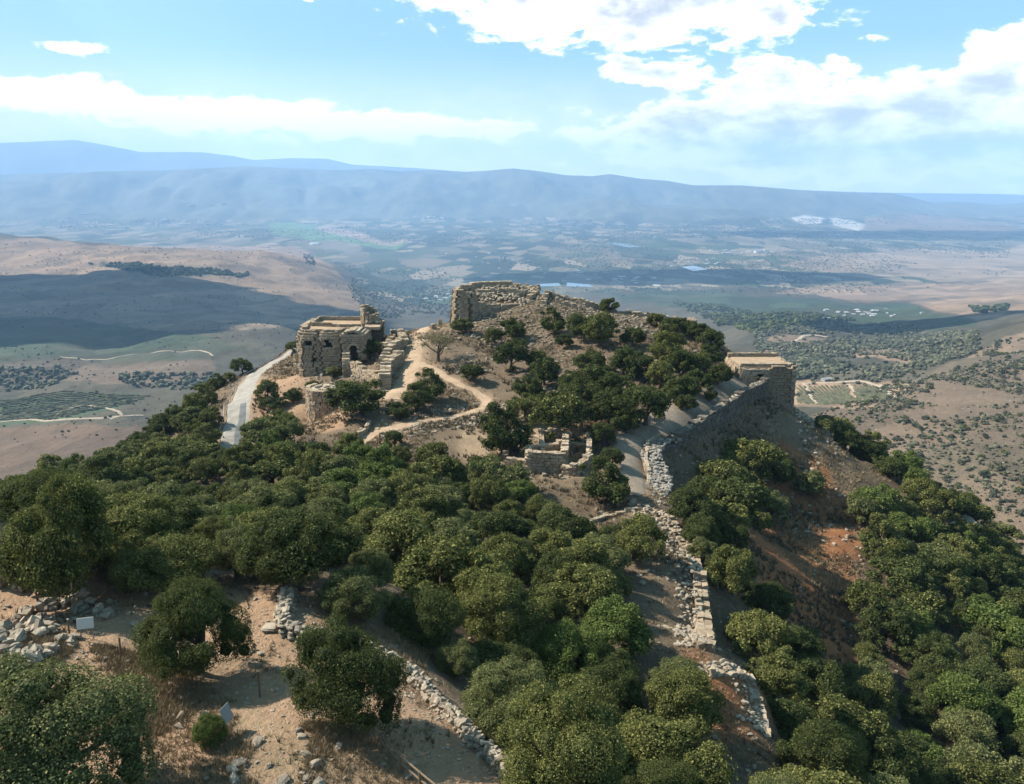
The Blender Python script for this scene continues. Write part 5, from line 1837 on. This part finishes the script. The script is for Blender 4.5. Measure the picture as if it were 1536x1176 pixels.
DRYP = np.zeros(len(gv))
for poly in ([(140, 965), (300, 1000), (350, 1060), (380, 1176), (330, 1240), (200, 1200), (200, 1080)], [(440, 1060), (540, 1090), (620, 1150), (640, 1240), (420, 1240), (440, 1150)], [(0, 960), (60, 950), (120, 975), (60, 1010), (0, 1040)], [(480, 930), (640, 960), (660, 1010), (560, 985)]):
    DRYP[in_poly(gq, poly)] = 1.0
grass_mesh('clearing_grass', 9000, (DRYP * np.clip(trod + 0.25, 0, 1) + 1e-9) / dist_n, 0.30, 6, 0.026, m_dg, 'dry grass and thistle tufts around the foreground clearing')
x, y, z, d_ = near_spots(3600, np.where(SOILM, 1.0, 0.0) * np.clip(fbm(gv[:, 0] / 3, gv[:, 1] / 3, 3, 141) * 4 + 0.5, 0.03, 1))
sz = 0.04 + 0.16 * rng.random(3600) ** 3
rubble('clearing_gravel', [(x[i], y[i], z[i] + sz[i] * 0.1, sz[i]) for i in range(3600)], m_rock, None, 'small gravel and chips on the foreground clearing')
# worn soil spreading beyond the path edges
av = avoid.reshape(GX.shape).astype(float)
for _ in range(4):
    av[1:-1, 1:-1] = (av[1:-1, 1:-1] * 2 + av[:-2, 1:-1] + av[2:, 1:-1] + av[1:-1, :-2] + av[1:-1, 2:]) / 6
av = np.clip(av.ravel() * 1.6 + fbm(gv[:, 0] / 2.5, gv[:, 1] / 2.5, 3, 191) * 0.7 * (av.ravel() > 0.02), 0, 1)[:, None]
cover[:, :3] = cover[:, :3] * (1 - 0.8 * av) + np.array([0.25, 0.175, 0.113]) * 0.8 * av
hill.data.attributes['cover'].data.foreach_set('color', cover.astype(np.float32).ravel())

# ------------------------------------------------------------------ far land: scrub, orchards, villages
elev = (fv[:, 2] / dist).reshape(n_r, n_c)
cm = np.maximum.accumulate(np.where(RR < 320, -9, elev), axis=0)
vis_f = (elev >= cm - 1e-4).ravel() & (PY > 300) & (np.abs(PX / np.maximum(PY, 1)) < 0.92)
cell = (dist ** 2)


def far_spots(n, poly, dens=1.0, extra=None, warp=True):
    """random visible ground spots inside a photo polygon; dens 0 = even in the picture, 1 = even on the ground"""
    q = fq if warp else fp
    wv = np.where(vis_f & in_poly(q, poly), cell ** dens, 0.0)
    if extra is not None:
        wv = wv * extra
    k = rng.choice(len(fv), n, p=wv / wv.sum())
    rr = dist[k] * np.exp(rng.uniform(-0.005, 0.005, n))
    th = np.arctan2(PX[k], PY[k]) + rng.uniform(-0.0011, 0.0011, n)
    x, y = rr * np.sin(th), rr * np.cos(th)
    return x, y, height(x, y), rr


def blobs(name, x, y, z, s, mat, label, flat=0.8, geo='lump'):
    """low shrubs or tree tops far away, joined"""
    n = len(x)
    base, F = (rock_geo(5, 1, 1, 1) if geo == 'lump' else (CUBE, CUBEF))
    V = base[None] * (s[:, None, None] * np.array([1, 1, flat]))
    V = V + rng.normal(0, 0.10, V.shape) * s[:, None, None]
    a = rng.uniform(0, 6.28, n)
    ca, sa = np.cos(a)[:, None], np.sin(a)[:, None]
    V = np.stack([V[..., 0] * ca - V[..., 1] * sa + x[:, None], V[..., 0] * sa + V[..., 1] * ca + y[:, None], V[..., 2] + (z + s * flat * 0.38)[:, None]], -1)
    FF = (F[None] + len(base) * np.arange(n)[:, None, None]).reshape(-1, 4)
    o = add_obj(name, mesh_np(name, V.reshape(-1, 3), FF, mat, np.repeat(rng.random(n), len(base))))
    return tag(o, label, None, None, 'stuff')


RHILL = [(1185, 640), (1300, 590), (1400, 550), (1480, 520), (1600, 495), (1900, 470), (1900, 760), (1650, 900), (1400, 740), (1300, 660)]
cl = np.clip(fbm(PX / 45, PY / 45, 4, 151) * 5 + 0.55, 0.02, 1)
x, y, z, r_ = far_spots(300, [(1185, 640), (1300, 590), (1400, 550), (1480, 520), (1545, 495), (1545, 860), (1400, 740), (1300, 660)], 0.35, cl, False)
o_ = np.argsort(r_)
for i in o_:
    e = empty('hillside_shrub', (x[i], y[i], z[i] - 0.1), random.random() * 6.28)
    s = random.uniform(1.6, 4.6) / 3.2 * (0.55 + 0.0008 * r_[i])
    e.scale = (s, s, s * random.uniform(0.7, 1.0))
    where = 'low on' if r_[i] < 480 else ('half way up' if r_[i] < 720 else 'near the top of')
    tag(e, 'grey green shrub %s the dry stony hillside across the ravine' % where, 'shrub', 'shrubs on the hillside across the ravine')
    cs, tm = random.choice(PROTO['scrub'])
    add_obj('trunk', tm, e)
    leafy(add_obj('crown', cs, e), random.choice(['scrub', 'scrub', 'olive']))
x, y, z, r_ = far_spots(8000, RHILL, 0.5, cl, False)
blobs('hillside_scrub', x, y, z, (0.5 + 2.3 * rng.random(len(x)) ** 2) * (0.6 + r_ / 1500), LEAF['scrub'], 'small scrub dotted over the dry hillside across the ravine')
x, y, z, r_ = far_spots(700, RHILL, 0.5, 1 - cl, False)
blobs('hillside_rocks', x, y, z - 0.3, rng.uniform(0.4, 1.5, len(x)), m_rock, 'grey rocks scattered over the dry hillside across the ravine', 0.5)

n_ = fbm(PX / 160, PY / 160, 4, 161)
MIDR = [(1100, 490), (1250, 480), (1400, 500), (1480, 490), (1480, 520), (1400, 550), (1290, 580), (1190, 600), (1190, 540), (1100, 535)]
x, y, z, r_ = far_spots(5200, MIDR, 0.5, np.clip(n_ * 5 + 0.5, 0.03, 1))
blobs('valley_scrub', x, y, z, rng.uniform(2.5, 6.5, len(x)) * (0.5 + r_ / 2600), LEAF['scrub'], 'dark scrub covering the lower spurs beyond the square tower')
LEFT = [(-60, 350), (150, 366), (440, 382), (540, 425), (640, 445), (700, 470), (560, 490), (440, 530), (330, 560), (250, 640), (-60, 690)]
x, y, z, r_ = far_spots(4200, LEFT, 0.5, np.clip(n_ * 5 + 0.4, 0.05, 1))
blobs('valley_scrub', x, y, z, (1.0 + 4.0 * rng.random(len(x)) ** 3) * (0.45 + r_ / 5000), LEAF['scrub'], 'scattered bushes over the dry hillsides beyond the concrete road')
for poly, n, s0, s1, lb in (
        ([(140, 392), (200, 394), (375, 416), (372, 421), (250, 415), (190, 402)], 700, 9, 16, 'dark strip of pine wood across the dry hillside beyond the road'),
        ([(545, 420), (700, 430), (690, 470), (620, 472), (560, 470), (540, 440)], 900, 6, 12, 'trees on the valley edge behind the vaulted hall'),
        ([(1160, 540), (1290, 545), (1270, 560), (1190, 572)], 900, 4, 8, 'grove on the flat beyond the square tower'),
        ([(1000, 455), (1200, 470), (1300, 480), (1200, 492), (1060, 490)], 1100, 7, 13, 'orchard belt on the valley rim'),
        ([(430, 388), (450, 384), (462, 400), (440, 404)], 60, 9, 16, 'trees on the knoll ending the dry hillside'),
        ([(1460, 455), (1536, 458), (1536, 466), (1470, 463)], 120, 9, 14, 'trees on the plateau edge'),
        ([(0, 545), (60, 548), (120, 560), (60, 580), (0, 582)], 140, 5, 11, 'trees in the gully by the terraced fields'),
        ([(180, 560), (340, 565), (330, 590), (200, 580)], 140, 4, 9, 'trees along the gully above the terraced fields')):
    x, y, z, r_ = far_spots(n, poly, 0.4)
    blobs('far_wood', x, y, z, rng.uniform(s0, s1, n), LEAF['dark'] if s0 > 5 else LEAF['scrub'], lb)
VAL = [(0, 300), (380, 300), (900, 290), (1536, 320), (1536, 420), (1150, 450), (900, 440), (650, 445), (560, 420), (440, 370), (0, 345)]
n2_ = fbm(PX / 900, PY / 900, 5, 171)
x, y, z, r_ = far_spots(15000, VAL, 0.4, np.clip(n2_ * 7 + 0.25, 0.02, 1) * (PZ < -560))
blobs('valley_trees', x, y, z, (4 + 9 * rng.random(len(x)) ** 2) * (0.45 + r_ / 14000), LEAF['scrub'], 'tree belts and orchards across the valley floor', 0.5, 'cube')

# vineyards
m_vine = grass_mat('vine_leaves', (0.060, 0.062, 0.034), (0.095, 0.094, 0.050))


def vineyard(name, corners, heading, gap, label, hgt=1.7):
    C4 = np.array([hit_far(*c)[:2] for c in corners])
    cen = C4.mean(0)
    ex = np.abs(C4 - cen).max() * 1.5
    d = np.array([math.sin(heading), math.cos(heading)])
    nv_ = np.array([d[1], -d[0]])
    B = Blocks()
    pts = []
    for u in np.arange(-ex, ex, gap):
        for s in np.arange(-ex, ex, 7.0):
            pts.append(cen + nv_ * u + d * s)
    pts = np.array(pts)
    pts = pts[in_poly(pts, [tuple(c) for c in C4])]
    zz = height(pts[:, 0], pts[:, 1])
    for (x, y), z in zip(pts, zz):
        B.add((x, y, z + hgt * 0.4), (6.6, random.uniform(1.2, 1.9), hgt * random.uniform(0.85, 1.15)), math.atan2(d[1], d[0]), 0.25)
    o = B.build(name, m_vine)
    return tag(o, label, None, None, 'stuff')


vineyard('vineyard_rows', [(1196, 580), (1207, 580), (1222, 606), (1196, 606)], 0.10, 4.2, 'vineyard rows directly behind the square tower')
vineyard('vineyard_rows', [(1212, 580), (1272, 580), (1292, 604), (1228, 606)], 0.10, 4.2, 'striped vineyard rows on the slope beyond the tower')
vineyard('vineyard_rows', [(1279, 580), (1318, 580), (1338, 598), (1300, 603)], 0.16, 4.2, 'vineyard rows next to the dry hillside')
vineyard('field_rows', [(0, 600), (120, 588), (225, 594), (195, 606), (100, 628), (0, 630)], 1.2, 7.0, 'green crop rows on the terraced fields below the ridge', 1.2)

# villages, sheds and silos far out in the valley
m_bld, t, b = new_mat('pale_render', 0.8)
t.put(b.inputs['Base Color'], t.mix(attr(t, 'tint', 'Fac'), (0.25, 0.24, 0.22), (0.48, 0.47, 0.45)))
VB = Blocks()
for (cx_, cy_, n, sx_, sy_, s0, s1) in ((650, 328, 26, 45, 4, 18, 45), (480, 366, 5, 14, 2, 30, 60), (1110, 378, 24, 50, 3, 14, 34), (1205, 330, 16, 35, 5, 14, 30), (930, 420, 16, 60, 8, 12, 26), (870, 408, 12, 40, 4, 12, 24),
                                       (700, 380, 10, 60, 6, 10, 20), (1290, 470, 24, 60, 8, 6, 14), (760, 395, 12, 80, 14, 9, 18), (905, 270, 8, 15, 2, 18, 30), (1060, 395, 8, 80, 10, 12, 24),
                                       (660, 447, 10, 24, 9, 9, 18), (120, 322, 4, 20, 2, 30, 60), (250, 331, 3, 10, 1, 40, 70), (310, 308, 5, 40, 2, 30, 60), (1000, 352, 10, 90, 6, 14, 30), (1240, 466, 3, 4, 2, 10, 16), (820, 345, 10, 70, 6, 16, 34)):
    for _ in range(n):
        q = hit_far(cx_ + random.gauss(0, sx_ * 0.5), cy_ + random.gauss(0, sy_ * 0.5), 700.0)
        s = random.uniform(s0, s1)
        hh_ = s * random.uniform(0.22, 0.4)
        VB.add((q[0], q[1], q[2] + hh_ * 0.45), (s * random.uniform(1, 2.2), s, hh_), random.random() * 3.14, 0.2)
tag(VB.build('far_village', m_bld), 'white specks of villages and greenhouses across the valley', None, None, 'stuff')
for k in range(2):
    q = hit_far(751 + k * 6, 392, 700.0)
    e = tag(empty('grain_silo', q), 'pale twin silo tower standing out of the valley trees', 'silo', 'twin silos in the valley')
    bar('shaft', (0, 0, -2), (0, 0, 42), 9, m_bld, e, 12)
    bar('cap', (0, 0, 42), (0, 0, 46), 6, m_bld, e, 12)
q = hit_far(1240, 572, 500.0)
e = tag(empty('farm_shed', q, 0.4), 'small white farm shed on the red earth by the vineyard lane', 'shed')
box_mesh('wall', 13, 7, 3.2, m_bld, e, (0, 0, 1.5))
me = bpy.data.meshes.new('roof')
me.from_pydata([(-7, -4, 3.12), (7, -4, 3.12), (7, 4, 3.12), (-7, 4, 3.12), (-7, 0, 4.6), (7, 0, 4.6)], [], [(0, 1, 5, 4), (2, 3, 4, 5), (0, 4, 3), (1, 2, 5), (0, 3, 2, 1)])
me.materials.append(m_bld)
add_obj('roof', me, e)

# fish ponds
m_water, t, b = new_mat('pond_water', 0.12)
b.inputs['Base Color'].default_value = (0.06, 0.09, 0.11, 1)
b.inputs['Specular IOR Level'].default_value = 0.6
for (quad, lb) in (([(806, 428), (838, 426), (842, 429), (808, 431)], 'fish pond nearest the trees behind the summit'), ([(850, 427), (884, 428), (890, 431), (850, 431)], 'second fish pond behind the summit'),
                   ([(1022, 402), (1040, 400), (1062, 405), (1040, 407)], 'small bright reservoir below the far range'), ([(905, 365), (925, 364), (962, 371), (945, 372)], 'long narrow reservoir in the mid valley')):
    Q = [hit_far(*q, 900.0) for q in quad]
    zz = max(q[2] for q in Q) + 1.5
    me = bpy.data.meshes.new('pond')
    me.from_pydata([(q[0], q[1], zz) for q in Q], [], [(0, 1, 2, 3)] if True else [])
    me.materials.append(m_water)
    tag(add_obj('pond', me), lb, None, None, 'structure')

# ------------------------------------------------------------------ fair weather clouds high over the land; they shade parts of the valley
m_cloud, t, b = new_mat('cloud_white', 1.0)
b.inputs['Base Color'].default_value = (0.9, 0.9, 0.9, 1)
trl = t.add('ShaderNodeBsdfTranslucent')
trl.inputs['Color'].default_value = (0.9, 0.9, 0.92, 1)
mxs = t.add('ShaderNodeMixShader')
mxs.inputs[0].default_value = 0.35
t.l.new(b.outputs[0], mxs.inputs[1])
t.l.new(trl.outputs[0], mxs.inputs[2])
t.l.new(mxs.outputs[0], [n for n in t.n if n.type == 'OUTPUT_MATERIAL'][0].inputs['Surface'])


def cloud(ground, alt, rx, ry, seed, label):
    """a cloud placed where it shades a given spot of land"""
    g = np.array(ground, float)
    tt = (alt - g[2]) / sdir[2]
    c = g + np.array(sdir) * tt
    r = np.random.default_rng(seed)
    VV, FF, nv = [], [], 0
    for k in range(46):
        a = r.uniform(0, 2 * np.pi)
        q = math.sqrt(r.random())
        V, F = rock_geo(seed * 50 + k, 1, 1, 0.5)
        s = r.uniform(0.35, 0.75) * min(rx, ry) * (1.15 - 0.6 * q)
        VV.append(V * s * 2 * np.array([1.2, 1, 0.7]) + (math.cos(a) * q * rx, math.sin(a) * q * ry, r.uniform(0, 0.12) * rx))
        FF.append(F + nv)
        nv += len(V)
    o = add_obj('cloud', mesh_np('cloud', np.concatenate(VV), np.concatenate(FF), m_cloud, None, True), None, c)
    return tag(o, label, 'cloud', 'fair weather clouds')


cloud(hit_far(190, 470), 1900, 620, 760, 3, 'broad fair weather cloud shading the hillsides beyond the road')
cloud(hit_far(20, 440), 1900, 700, 700, 4, 'fair weather cloud shading the slopes beside the terraced fields')
cloud(hit_far(1000, 415), 2700, 1250, 520, 5, 'long fair weather cloud shading the middle of the valley')
cloud(hit_far(1330, 352), 3200, 2200, 800, 6, 'large fair weather cloud shading the foot of the far range')
cloud(hit_far(1330, 495), 1900, 330, 200, 7, 'small fair weather cloud shading the ravine mouth')
